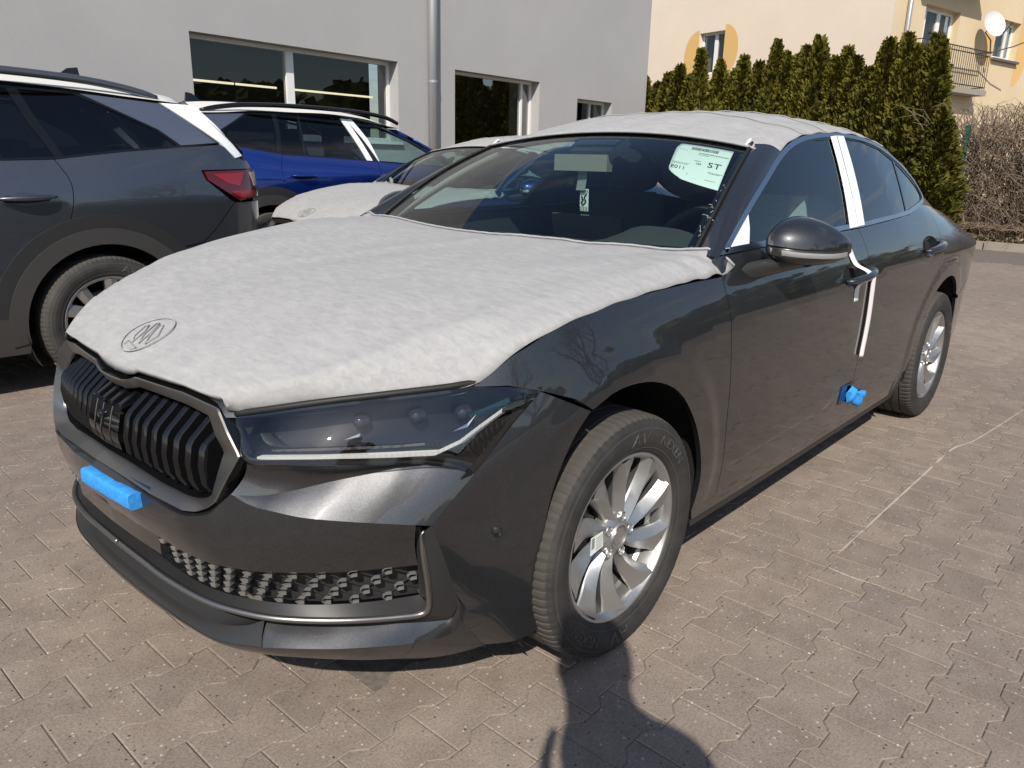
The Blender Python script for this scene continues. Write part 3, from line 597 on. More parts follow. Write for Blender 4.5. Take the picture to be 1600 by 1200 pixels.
def roof_pt(u, s, off=0, drop=0):
    global _rr
    if _rr is None: _rr = roof_row(240)
    k = min(max(u, 0), 1)*240; i = min(int(k), 239); f = k-i; xr, wr, zr, xc, zc = _rr[i]*(1-f)+_rr[i+1]*f; a = abs(s)
    return V((xc+(xr-xc)*a**2, s*wr*(1+off*.6), zr+(zc-zr)*(1-a**2.5)+off*(1 if a < 1 else .5)))

def wheel_meshes():
    """tyre, rim and the other wheel meshes; axis along y, outer face at -y, lip plane y = 0"""
    R = .331; prof = [(.226, .012), (.231, -.004), (.236, -.010), (.246, -.014), (.262, -.020), (.278, -.023), (.292, -.022), (.303, -.0185), (.308, -.017), (.313, -.014)]
    tread = [(.321, -.009), (.3265, .002), (.329, .012), (.3300, .030), (.3301, .042), (.323, .043), (.323, .051), (.3305, .052), (.331, .085), (.323, .086), (.323, .095), (.331, .096), (.331, .125), (.323, .126), (.323, .135), (.3305, .136), (.330, .165), (.323, .166), (.323, .174), (.329, .175), (.3265, .205), (.319, .219)]
    back = [(.300, .232), (.27, .236), (.24, .222), (.226, .2)]
    full = [(r, h, 0) for r, h in prof]+[(r, h, 1) for r, h in tread]+[(r, h, 0) for r, h in back]
    nS = 84; angs = []
    for k in range(nS): a = 2*pi*k/nS; angs += [a, a+.007, a+.007+2*pi/nS*.45]
    t = MB(); rows = []
    for r, h, tr in full:
        row = []
        for j, a in enumerate(angs):
            g = 0
            if tr and (h < .04 or h > .17) and j % 3 == 0: g = .0035
            if not tr and .300 < r and h < 0 and j % 3 == 0: g = .0012
            lean = (h-.1)*.12 if tr else 0
            row.append(((r-g)*cos(a+lean), h, (r-g)*sin(a+lean)))
        rows.append(row)
    n = len(angs)
    for i in range(len(rows)-1): t.grid([rows[i], rows[i+1]], True, 1 if full[i][2] and full[i+1][2] else 0)
    me = bpy.data.meshes.new('tyre'); me.from_pydata(t.v, [], t.f); me.materials.append(TYRE); me.materials.append(TREAD); me.polygons.foreach_set('material_index', t.m); me.polygons.foreach_set('use_smooth', [m == 0 for m in t.m])
    # sidewall lettering
    lt = MB()
    for txt, size, a0 in (('NEXEN', .036, 50), ('AV', .050, 86), ('NEXEN', .036, 230), ('AV', .050, 266)):
        vs, fs = text_mesh(txt, size)
        q = []
        for x, y, z in vs:
            r = .272+y; a = radians(a0)-x*1.25/.272; hh = np.interp(r, [.246, .262, .278, .292, .303], [-.014, -.020, -.023, -.022, -.0185]); q.append((r*cos(a), hh-.0022, r*sin(a)))
        lt.add(q, fs)
    for r in (.2465, .2985): lt.lathe([(r-.001, np.interp(r, [.246, .262, .278, .292, .303], [-.014, -.020, -.023, -.022, -.0185])-.0015), (r+.001, np.interp(r+.001, [.246, .262, .278, .292, .303], [-.014, -.020, -.023, -.022, -.0185])-.0015)], 72)
    ml = bpy.data.meshes.new('sidewall_lettering'); ml.from_pydata(lt.v, [], lt.f); ml.materials.append(LETTER)
    # rim
    r_ = MB(); r_.lathe([(.226, .014), (.2315, .002), (.2315, -.003), (.228, -.0055), (.222, -.004), (.214, .006), (.211, .014), (.209, .05), (.203, .06), (.203, .12), (.209, .13), (.209, .195), (.222, .205)], 96)
    for k in range(10):
        th0 = 2*pi*k/10+.17; tw = .20; P_ = []; Q_ = []
        for t_ in np.linspace(0, 1, 11):
            r = .040+(.216-.040)*t_; th = th0+tw*(t_**1.3)-.06; hl = .0145+.029*t_**1.05+.010*max(0, t_-.8)/.2; hr = .0145+.026*t_+.006*max(0, t_-.8)/.2; base = .024-.022*t_+.006*sin(pi*t_)
            rid = (-.55+1.15*t_); c, s = cos(th), sin(th); row = []
            for o_, h_ in ((-hl, base+.013), (-hl*.9, base+.009), (rid*(hl if rid < 0 else hr), base-.0085), (hr*.9, base+.010), (hr, base+.015)):
                row.append((r*c-o_*s, h_, r*s+o_*c))
            P_.append(row); Q_.append([row[0], (row[0][0]*.99, row[0][1]+.028, row[0][2]*.99)]); 
            row.insert(0, (r*c+hl*.55*s, base+.045, r*s-hl*.55*c)); row.append((r*c-hr*.55*s, base+.045, r*s+hr*.55*c))
        r_.grid(P_)
    r_.lathe([(.001, .012), (.022, .012), (.024, .016), (.029, .016), (.030, .009), (.034, .008), (.037, .013), (.048, .017), (.062, .027), (.064, .06)], 40)
    for k in range(5):
        a = 2*pi*k/5+.05; r_.lathe([(.014, .012), (.0125, .010), (.011, .014), (.011, .03)], 14, 'y', (.053*cos(a), .002, .053*sin(a)))
    mr = bpy.data.meshes.new('rim'); mr.from_pydata([tuple(map(float, v)) for v in r_.v], [], r_.f); mr.materials.append(ALLOY); mr.shade_smooth(); mr.set_sharp_from_angle(angle=radians(24))
    b = MB(); b.lathe([(.03, .075), (.15, .075), (.155, .08), (.155, .095), (.03, .095)], 48); mb_ = bpy.data.meshes.new('brake_disc'); mb_.from_pydata(b.v, [], b.f); mb_.materials.append(DISC)
    c = MB()
    for k in range(7):
        a = radians(150+k*9); c.box((.135*cos(a), .07, .135*sin(a)), (.05, .07, .05), Matrix.Rotation(-a, 3, 'Y'))
    mc = bpy.data.meshes.new('brake_caliper'); mc.from_pydata([tuple(v) for v in c.v], [], c.f); mc.materials.append(DISC)
    return [('tyre', me), ('sidewall_lettering', ml), ('rim', mr), ('brake_disc', mb_), ('brake_caliper', mc)]
WH = wheel_meshes()
def add_wheel(root, x, y, z, rot, steer=0, sc=1.0, meshes=None):
    w = empty('wheel'); w.parent = root; w.location = (x, y, z); w.rotation_euler = (0, rot, (pi if y > 0 else 0)+steer); w.scale = (sc,)*3
    for n, me in (meshes or WH): obj(n, me, w)
    return w

def saloon():
    root = empty('car', 'graphite grey saloon car with white fleece over bonnet and roof, parked nearest the camera', 'car')
    # --- dark inner shell, wheel wells, floor
    sh = MB()
    for sg in (-1, 1):
        for x0, x1, z0, z1 in ((.43, 2.42, .24, .99), (-.3, .43, .80, .90), (3.27, 3.8, .3, .95), (2.42, 3.27, .80, 1.0)):
            sh.grid([[(x, sg*(W(x, z)-.022), z) for z in np.linspace(z0, z1, 9)] for x in np.linspace(x0, x1, 14)])
        for cx in (0.02, 2.85):
            ring = [[(cx+.405*cos(a), sg*(d if d < .8 else W(max(cx+.405*cos(a), -.5), .36+.405*sin(a))-.02), .36+.405*sin(a)) for d in (.9, .6, .56)] for a in np.linspace(-.6, pi+.6, 30)]; sh.grid(ring)
            c = [(cx+.405*cos(a), sg*.56, .36+.405*sin(a)) for a in np.linspace(-.6, pi+.6, 30)]; sh.add(c, [tuple(range(30))])
    sh.box((1.9, 0, .25), (3.3, 1.5, .06)).box((-.2, 0, .52), (.7, .9, .4)); sh.build('body_shell', DARK, root)
    up_ = lambda k: k
    for sg in (-1, 1):
        fl = sg > 0
        # front fender
        f = [*BONNET_EDGE, *GAP1[1:], (.556, .266), (.47, .264), *FARCH, (-.227, .755), (-.314, .786), (-.385, .806)]
        lift('front_fender', f, sd_(W, sg), PAINT, root, .022, .016, .0016, flip=fl)
        hb = [(1.44+.128*cos(a), .884+.045*sin(a)) for a in np.linspace(0, 2*pi, 28)[:-1]]; hb2 = [(2.43+.128*cos(a), .925+.045*sin(a)) for a in np.linspace(0, 2*pi, 28)[:-1]]
        fd = [GAP1[0], (.452, 1.018), (.494, 1.019), (1.0, 1.032), (1.43, 1.041), (1.583, 1.042), *GAP2[1:], *SILL_TOP[2:0:-1], *GAP1[::-1][:-1]]
        rd = [(1.583, 1.042), (2.067, 1.060), (2.283, 1.069), (2.56, 1.101), *GAP3, *ARC(2.85, .387, 146, 196, 12), (2.44, .32), (2.1, .322), (1.663, .311), *GAP2[::-1][:-1]]
        for nm, pl, h, hx, hz in (('front_door', fd, hb, 1.44, .884), ('rear_door', rd, hb2, 2.43, .925)):
            d = lift(nm, pl, sd_(W, sg), PAINT, root, .026, .016, .0018, holes=[h], flip=fl)
            rows = [[(hx+.128*r*cos(a), sg*(W(hx+.128*r*cos(a), hz+.045*r*sin(a))-.030*(1-r*r)-.0005), hz+.045*r*sin(a)) for a in np.linspace(0, 2*pi, 33)[:-1]] for r in (.05, .4, .7, .9, 1.0)]
            MB().grid(rows, True).build('handle_bowl', PAINT, d, True)
            pts = []; rr = []
            for t in np.linspace(0, 1, 15):
                x = hx-.118+.262*t; z = hz-.014+.024*t; o = .006+.034*min(1, sin(pi*min(max(t, .0), 1))**.5); pts.append((x, sg*(W(x, z)+o), z)); rr.append(.010+.0135*min(1, sin(pi*min(max(t*.94+.03, 0), 1))**.6))
            MB().tube(pts, rr, 12, flat=.62).build('door_handle', PAINT, d, True)
        ql = [GAP3[0], (2.78, 1.090), (3.0, 1.060), (3.3, 1.005), (3.60, .945), (3.74, .90), (3.72, .80), (3.66, .70), (3.45, .665), (3.225, .60), *ARC(2.85, .387, 38, 140, 22)[1:], *GAP3[::-1][:-1]]
        lift('quarter_panel', ql, sd_(W, sg), PAINT, root, .03, .016, .0016, flip=fl)
        lift('side_sill', [(.41, .262), *SILL_TOP, (2.50, .26), (2.44, .215), (1.4, .212), (.44, .212)], sd_(W, sg, -.006), PAINT, root, .05, .03, .002, flip=fl)
        lift('sill_trim', [(.44, .209), (1.4, .209), (2.44, .212), (2.42, .18), (.46, .18)], sd_(W, sg, -.012), PLAST, root, .06, .03, 0, flip=fl)
        # side glass
        ringo = inset(DLO_S, .001); ringi = inset(DLO_S, .017)
        lift('window_trim', ringo, sd_(G, sg, .006), DCHROME if False else CHROME2, root, .05, .01, 0, holes=[ringi], flip=fl, step=.02)
        gf = [(.515, 1.0405), (.64, 1.098), (.782, 1.154), (.95, 1.222), (1.14, 1.293), (1.31, 1.335), (1.52, 1.363), (1.715, 1.374), (1.66, 1.30), (1.58, 1.19), (1.486, 1.0605), (1.0, 1.050)]
        gr = [(1.645, 1.063), (1.74, 1.19), (1.80, 1.28), (1.86, 1.378), (2.05, 1.374), (2.25, 1.345), (2.385, 1.30), (2.31, 1.18), (2.247, 1.085), (2.05, 1.079)]
        gq = [(2.405, 1.292), (2.45, 1.272), (2.545, 1.222), (2.61, 1.178), (2.632, 1.147), (2.60, 1.127), (2.52, 1.115), (2.275, 1.088), (2.33, 1.18)]
        gf, gr, gq = [[tuple(p) for p in inset(q, .0)] for q in (gf, gr, gq)]
        lift('window_surround', inset(DLO_S, .014), sd_(G, sg, .002), BLACK, root, .06, .02, 0, holes=[gf, gr, gq], flip=fl, step=.03)
        for nm, q, m in (('front_window', gf, SIDEGL), ('rear_window', gr, PRIV), ('quarter_window', gq, PRIV)):
            lift(nm, inset(q, -.006), sd_(G, sg, -.001), m, root, .04, .004, 0, flip=fl, thick=False)
        # A-pillar
        a = [ws_pt(t, -1.0) for t in np.linspace(-.03, 1, 14)]; a = [V((p.x, sg*abs(p.y), p.z)) for p in a]
        b = [V((p[0], sg*(G(*p)+.006), p[1])) for p in crv([(.45, 1.012), *DLO[:5], (1.15, 1.314)], 14)]
        rows = []
        for p, q in zip(a, b):
            row = []
            for k in np.linspace(0, 1, 7): r = p.lerp(q, k); o = V((-.35, sg*.75, .55))*(.018*sin(pi*k)); row.append(r+o)
            rows.append(row)
        MB().grid(rows).build('windscreen_pillar', PAINT, root, True)
        MB().tube([V((p.x-.004, sg*abs(p.y), p.z+.004)) for p in a], .0055, 8).build('pillar_seal', RUBBER_SEAL, root, True)
        ia = [V((p.x+.02, sg*(abs(p.y)-.02), p.z-.02)) for p in a]; ib = [V((p.x+.06, p.y-sg*.035, p.z-.02)) for p in b]
        ib = [i.lerp(j, .75) for i, j in zip(ia, ib)]
        MB().grid([ia, [(i+j)/2+V((.015, -sg*.03, -.01)) for i, j in zip(ia, ib)], ib]).build('pillar_lining', HEADL, root, True)
        # C-pillar edge strip and B-pillar lining
        MB().grid([[(x+dx, sg*(G(x, z)-.03), z) for dx in (-.05, .05)] for x, z in ((1.58, 1.03), (1.66, 1.17), (1.72, 1.28), (1.78, 1.37))]).build('pillar_lining', CABIN2, root)
    # --- windscreen
    MB().grid([[ws_pt(t, s) for s in np.linspace(-1, 1, 33)] for t in np.linspace(-.04, 1.0, 17)]).build('windscreen', WSCREEN, root, True)
    fr = MB(); dn = V((.004, 0, -.006))
    for s0, s1, t0, t1 in ((-1, -.955, -.04, 1), (.955, 1, -.04, 1), (-1, 1, -.04, .055), (-1, 1, .965, 1), (-.16, .16, .80, .97)):
        fr.grid([[ws_pt(t, s)+dn for s in np.linspace(s0, s1, 25)] for t in np.linspace(t0, t1, 9)])
    fr.build('windscreen_border', BLACK, root, True)
    cw = MB().grid([[ws_pt(t, s)+V((-.10+.1*k, 0, -.012-.012*(1-k))) for s in np.linspace(-1, 1, 25)] for k, t in ((0, -.04), (.5, -.04), (1, -.02))]); cw.build('scuttle', PLAST, root, True)
    # --- roof and tailgate
    ru = np.linspace(0, .62, 30); MB().grid([[roof_pt(u, s) for s in np.linspace(-1, 1, 41)] for u in ru]).build('roof_panel', PAINT, root, True)
    MB().grid([[roof_pt(u, s) for s in np.linspace(-1, 1, 41)] for u in np.linspace(.62, 1, 24)]).build('tailgate', PAINT, root, True)
    MB().grid([[roof_pt(u, s, -.03) for s in np.linspace(-.97, .97, 31)] for u in np.linspace(.01, .9, 30)]).build('headliner', HEADL, root, True)
    tl = [[(x+.0, s*W(x, z) if abs(s) == 1 else s*W(x, z), z) for s in np.linspace(-1, 1, 15)] for x, z in ((3.80, .955), (3.86, .93))]
    rb = MB()
    zz = np.linspace(.26, .90, 12)
    back = [[(3.90-.10*abs(s)**3-.5*max(0, z-.72)+.06*sst(.3, .6, z)*(1-abs(s)**3), s*(W(3.80-.5*max(0, z-.72), z)-.004), z) for s in np.linspace(-1, 1, 21)] for z in zz]; rb.grid(back); rb.build('rear_panel', PAINT, root, True)
    for sg in (-1, 1): lift('rear_bumper', [(3.225, .595), (3.45, .66), (3.66, .695), (3.80, .69), (3.85, .5), (3.80, .27), (3.22, .24), *ARC(2.85, .387, -18, 37, 12)], sd_(W, sg), PAINT, root, .04, .016, .0016, flip=sg > 0)
    # --- bonnet under the fleece
    bn = MB(); rows = []
    for x in np.linspace(-.83, .46, 26): rows.append([(x, s*bonnet_w(x), bonnet_z(x, s)-.014) for s in np.linspace(-1, 1, 31)])
    bn.grid(rows); bn.build('bonnet', PAINT, root, True)
    # --- mirrors
    st = [(.862, .70, .80, 1.075, 1.01), (.868, .682, .815, 1.098, 1.0), (.885, .662, .825, 1.117, .99), (.91, .655, .835, 1.126, .982), (.94, .662, .842, 1.125, .978), (.97, .683, .85, 1.117, .978), (1.0, .715, .858, 1.104, .983), (1.025, .755, .866, 1.087, .992), (1.043, .80, .874, 1.069, 1.005), (1.052, .845, .88, 1.05, 1.022)]
    st = crv(st, 26)
    for sg in (-1, 1):
        m = MB(); up_r = []; mid = []; lo = []
        for w, xf, xb, zt, zb in st:
            zm = zb+(zt-zb)*.42; zl = zb+(zt-zb)*.22; d = xb-xf; f = lambda a: (xf+d*(1-sin(a)**.8) if False else 0)
            arc = [(xb, zt-.012)]+[(xb-d*sin(a)**.85, zm+(zt-zm)*cos(a)**.9) for a in np.linspace(.25, pi/2, 11)]
            up_r.append([(x, sg*w, z) for x, z in arc]); mid.append([(xf+.004, sg*w, zm), (xf+.007, sg*w, zm-.004), (xf+.004, sg*w, zm-.008), (xf+.006, sg*w, zl)])
            lo.append([(xf+.006+d*.9*(1-cos(a)), sg*w, zl-(zl-zb)*sin(a)) for a in np.linspace(0, pi/2, 7)]+[(xb, sg*w, zb+.004)])
        root_m = MB().grid(lo).grid([[r[-1] for r in lo], [r[0] for r in up_r]]).add([p for p in (*up_r[0], *mid[0], *lo[0])], [tuple(range(len(up_r[0])+len(mid[0])+len(lo[0])))]).add([p for p in (*up_r[-1], *mid[-1], *lo[-1])], [tuple(range(len(up_r[0])+len(mid[0])+len(lo[0])))]).grid(mid).build('wing_mirror', PLAST2, root, True, 40)
        MB().grid(up_r).build('mirror_cap', PAINT, root_m, True)
        ind = [[(p[0][0]-.002, p[0][1], p[0][2]-.010) for p in mid[8:]], [(p[0][0]-.004, p[0][1]*1.002, p[0][2]-.018) for p in mid[8:]], [(p[0][0]-.001, p[0][1], p[0][2]-.025) for p in mid[8:]]]
        MB().grid(ind).build('indicator_lens', LAMPW, root_m, True)
        ft = MB(); ft.grid([[(cx+rx*cos(a)*(1 if cos(a) > 0 else .8), sg*(w+.004*sin(a)), z+rz*sin(a)) for a in np.linspace(0, 2*pi, 19)[:-1]] for cx, w, z, rx, rz in crv([(.80, .965, 1.0, .085, .026), (.765, .925, .990, .080, .027), (.705, .89, .977, .074, .028), (.62, .852, .963, .070, .030)], 12)], True); ft.build('mirror_foot', PLAST2, root_m, True)
        MB().add([(st[4][2]+.001, sg*.885, 1.0), (st[4][2]+.02, sg*1.03, 1.01), (st[4][2]+.02, sg*1.03, 1.06), (st[4][2]+.001, sg*.885, 1.10)], [(0, 1, 2, 3)]).build('mirror_glass', CHROME, root_m)
    front_end(root)
    cabin(root)
    zc = .331
    for x, sg, rot in ((0, -1, .0), (2.841, -1, 1.1), (0, 1, .5), (2.841, 1, 2.0)):
        w = add_wheel(root, x, sg*.874, zc, rot, -.014 if x == 0 else 0)
        if x == 0 and sg == -1:
            s = MB(); s.add([(-.150, -.007, .005), (-.093, -.004, .012), (-.098, -.004, .055), (-.150, -.007, .055)], [(0, 1, 2, 3)], 0)
            for k in range(6): s.add([(-.128, -.0076, .016+k*.006), (-.100, -.0058, .018+k*.006), (-.100, -.0058, .0195+k*.006), (-.128, -.0076, .0175+k*.006)], [(0, 1, 2, 3)], 1)
            s.add([(-.147, -.0082, .022), (-.135, -.0078, .024), (-.135, -.0078, .052), (-.147, -.0082, .052)], [(0, 1, 2, 3)], 1)
            s.build('wheel_sticker', [PAPER, INKG], w)
    return root
CHROME2 = mat('satin_trim', (.40, .42, .45), .22, 1); PLAST2 = mat('satin_black_plastic', (.028, .027, .026), .34, 0, .15, .2); LAMPW = mat('clear_lamp', (.30, .30, .30), .15, .2, .6)
# bonnet shape: centre height, half width, crest
_bz = pch([-.86, -.80, -.70, -.587, -.459, -.30, -.1, .1, .3, .5], [.795, .832, .872, .903, .930, .956, .980, .998, 1.012, 1.022])
_bw = pch([-.86, -.82, -.7, -.55, -.454, -.364, -.278, -.179, -.04, .116, .293, .448], [.40, .45, .58, .70, .765, .798, .812, .822, .830, .837, .844, .852])
_be = pch([-.86, -.82, -.7, -.55, -.454, -.364, -.278, -.179, -.04, .116, .293, .448], [.765, .765, .778, .799, .812, .870, .903, .928, .948, .959, .966, .97])
_cr = pch([-.86, -.805, -.686, -.561, -.42, -.26, -.072, .091, .279, .5], [.47, .515, .564, .612, .658, .701, .733, .755, .772, .785])
_cz = pch([-.86, -.805, -.686, -.561, -.42, -.26, -.072, .091, .279, .5], [.768, .799, .836, .872, .907, .938, .965, .985, 1.002, 1.014])
def bonnet_w(x): return float(_bw(x))
def bonnet_z(x, s):
    w = abs(s)*_bw(x); c = min(_cr(x), _bw(x)*.97); zc = _bz(x); zr = max(_cz(x), _be(x)); ze = _be(x)
    if w <= c: k = w/c; z = zc+(zr-zc)*(.5*k**2+.5*k**2.6)
    else: k = (w-c)/(_bw(x)-c); z = zr+(ze-zr)*(.9*k+.1*k*k)
    return float(z)
# ---------------------------------------------------------------- the saloon's nose
def bpts(ws, zs, off=0): return [(Bx(w, z, off), w, z) for w, z in zip(ws, zs)]
HL_TOP = [(-.818, .455, .753), (-.769, .535, .773), (-.711, .598, .787), (-.612, .676, .799), (-.5, .745, .807), (-.453, .767, .81), (-.385, .801, .806), (-.313, .839, .785)]
HL_BOT = [(-.827, .477, .709), (-.831, .493, .683), (-.827, .505, .673), (-.819, .525, .670), (-.787, .566, .671), (-.737, .625, .673), (-.635, .699, .666), (-.572, .738, .661), (-.522, .768, .648), (-.480, .803, .631)]
P1T = [(-.828, .506, .670), (-.803, .546, .670), (-.737, .625, .672), (-.635, .700, .666), (-.572, .738, .661)]
P1L = [(-.847, .483, .623), (-.819, .518, .618), (-.776, .566, .613), (-.711, .628, .633), (-.648, .673, .644), (-.607, .706, .653), (-.572, .738, .661)]
P2U = [(-0.8535, 0.481, 0.604), (-0.8334, 0.5081, 0.6018), (-0.8115, 0.5317, 0.6031), (-0.789, 0.5544, 0.6082), (-0.7654, 0.575, 0.6139), (-0.7413, 0.5947, 0.6204), (-0.7173, 0.6147, 0.6273), (-0.6935, 0.6353, 0.6337), (-0.6687, 0.6548, 0.639), (-0.6431, 0.6737, 0.6438), (-0.6178, 0.693, 0.6492), (-0.5926, 0.7129, 0.6539), (-0.5662, 0.7322, 0.6566), (-0.5498, 0.7474, 0.6541), (-0.5328, 0.7622, 0.6511), (-0.5157, 0.7765, 0.6462), (-0.4984, 0.7904, 0.6393), (-0.48, 0.803, 0.631)]
P2L = [(-0.8535, 0.481, 0.6005), (-0.8445, 0.5104, 0.5922), (-0.8326, 0.5366, 0.5855), (-0.8184, 0.5617, 0.5818), (-0.8031, 0.5849, 0.5776), (-0.7869, 0.6067, 0.5731), (-0.7697, 0.6275, 0.57), (-0.751, 0.6464, 0.5672), (-0.7313, 0.6642, 0.564), (-0.711, 0.6814, 0.5607), (-0.6904, 0.6984, 0.5575), (-0.669, 0.7147, 0.5539), (-0.647, 0.7306, 0.5501), (-0.6245, 0.7462, 0.5461), (-0.6012, 0.7615, 0.542), (-0.5772, 0.7762, 0.5374)]
LEDGE = [(-.947, 0, .553), (-.942, .133, .549), (-.931, .218, .545), (-.922, .27, .538), (-.909, .363, .536), (-.896, .40, .541), (-.883, .434, .553), (-.865, .454, .577), (-.853, .480, .600)]
FRB = [(-.924, 0, .572), (-.917, .12, .566), (-.905, .224, .553), (-.888, .345, .541), (-.880, .381, .547), (-.868, .417, .560), (-.859, .444, .579), (-.852, .462, .592), (-.850, .474, .606)]
ITOP = [(-.921, 0, .440), (-.917, .13, .440), (-.909, .239, .440), (-.897, .32, .431), (-.879, .406, .428), (-.865, .45, .431), (-.835, .517, .434), (-.789, .58, .437), (-.727, .642, .437), (-.639, .705, .436), (-.582, .738, .434)]
MBOT = [(-.875, 0, .345), (-.872, .19, .340), (-.864, .279, .333), (-.849, .37, .333), (-.815, .473, .339), (-.765, .558, .342), (-.695, .633, .345), (-.625, .685, .346), (-.565, .721, .347)]
CHR = [(-.580, .747, .507), (-.575, .749, .453), (-.565, .749, .389), (-.557, .743, .328), (-.562, .734, .306), (-.606, .708, .305), (-.706, .644, .314), (-.795, .558, .320), (-.839, .489, .322), (-.879, .382, .324), (-.903, .241, .332), (-.910, .12, .338), (-.913, 0, .340)]
FANG = [(-0.5772, 0.7762, 0.5374), (-0.5651, 0.779, 0.5038), (-0.5521, 0.7806, 0.4687), (-0.5384, 0.7806, 0.4316), (-0.5242, 0.7794, 0.3926), (-0.5081, 0.7742, 0.3498), (-0.494, 0.7665, 0.3048), (-0.4987, 0.7517, 0.2703), (-0.5227, 0.7343, 0.2675), (-0.5479, 0.7178, 0.2686), (-0.5735, 0.7023, 0.2719), (-0.5984, 0.6865, 0.2752), (-0.6225, 0.6701, 0.278), (-0.6462, 0.6537, 0.2808), (-0.6695, 0.637, 0.2835), (-0.6918, 0.6194, 0.2858), (-0.7128, 0.6002, 0.287), (-0.7332, 0.5801, 0.2879), (-0.7528, 0.5591, 0.2884), (-0.7715, 0.5365, 0.2883), (-0.7888, 0.5121, 0.2882), (-0.8051, 0.4863, 0.2899)]
LIPL = [(-0.4742, 0.7749, 0.2962), (-0.4763, 0.7684, 0.2612), (-0.4918, 0.7588, 0.2378), (-0.5167, 0.7477, 0.2289), (-0.5448, 0.736, 0.2292), (-0.572, 0.7238, 0.2308), (-0.5989, 0.7116, 0.2338), (-0.6252, 0.6992, 0.2379), (-0.6507, 0.6863, 0.2419), (-0.6752, 0.6726, 0.2454), (-0.6987, 0.6581, 0.2484), (-0.7214, 0.643, 0.2512), (-0.7432, 0.6269, 0.2539), (-0.7636, 0.6091, 0.2558), (-0.7824, 0.5888, 0.2559), (-0.8003, 0.567, 0.2552), (-0.8171, 0.5433, 0.2532), (-0.8326, 0.517, 0.2493), (-0.846, 0.486, 0.2455), (-0.86, 0.452, 0.241), (-0.872, 0.417, 0.238), (-0.885, 0.368, 0.238), (-0.899, 0.289, 0.246), (-0.908, 0.2, 0.252), (-0.915, 0.1, 0.256), (-0.917, 0, 0.257)]
RECL = [(-.811, .497, .299), (-.832, .465, .281), (-.850, .407, .262), (-.861, .363, .256), (-.876, .277, .258), (-.888, .186, .262), (-.893, .10, .265), (-.895, 0, .266)]
SPL = [(-.348, .804, .185), (-.407, .77, .163), (-.469, .739, .157), (-.529, .71, .162), (-.589, .684, .178), (-.672, .638, .195), (-.791, .538, .216), (-.833, .463, .212), (-.86, .41, .215), (-.876, .351, .219), (-.892, .266, .224), (-.902, .185, .228), (-.908, .091, .230), (-.910, 0, .231)]
FR_O = [(0, .762), (.055, .762), (.088, .768), (.112, .7775), (.2, .779), (.30, .779), (.417, .766), (.460, .726), (.497, .686), (.476, .636), (.453, .585), (.43, .566), (.404, .553), (.366, .5465), (.256, .5545), (.12, .5665), (0, .571)]
FR_I = [(0, .739), (.055, .739), (.082, .745), (.106, .752), (.2, .753), (.30, .7505), (.375, .741), (.408, .709), (.440, .680), (.430, .632), (.417, .583), (.402, .571), (.380, .564), (.345, .5605), (.25, .567), (.12, .579), (0, .583)]
def mirror2(P): return [(p[0], -p[1], p[2]) for p in P[::-1]]
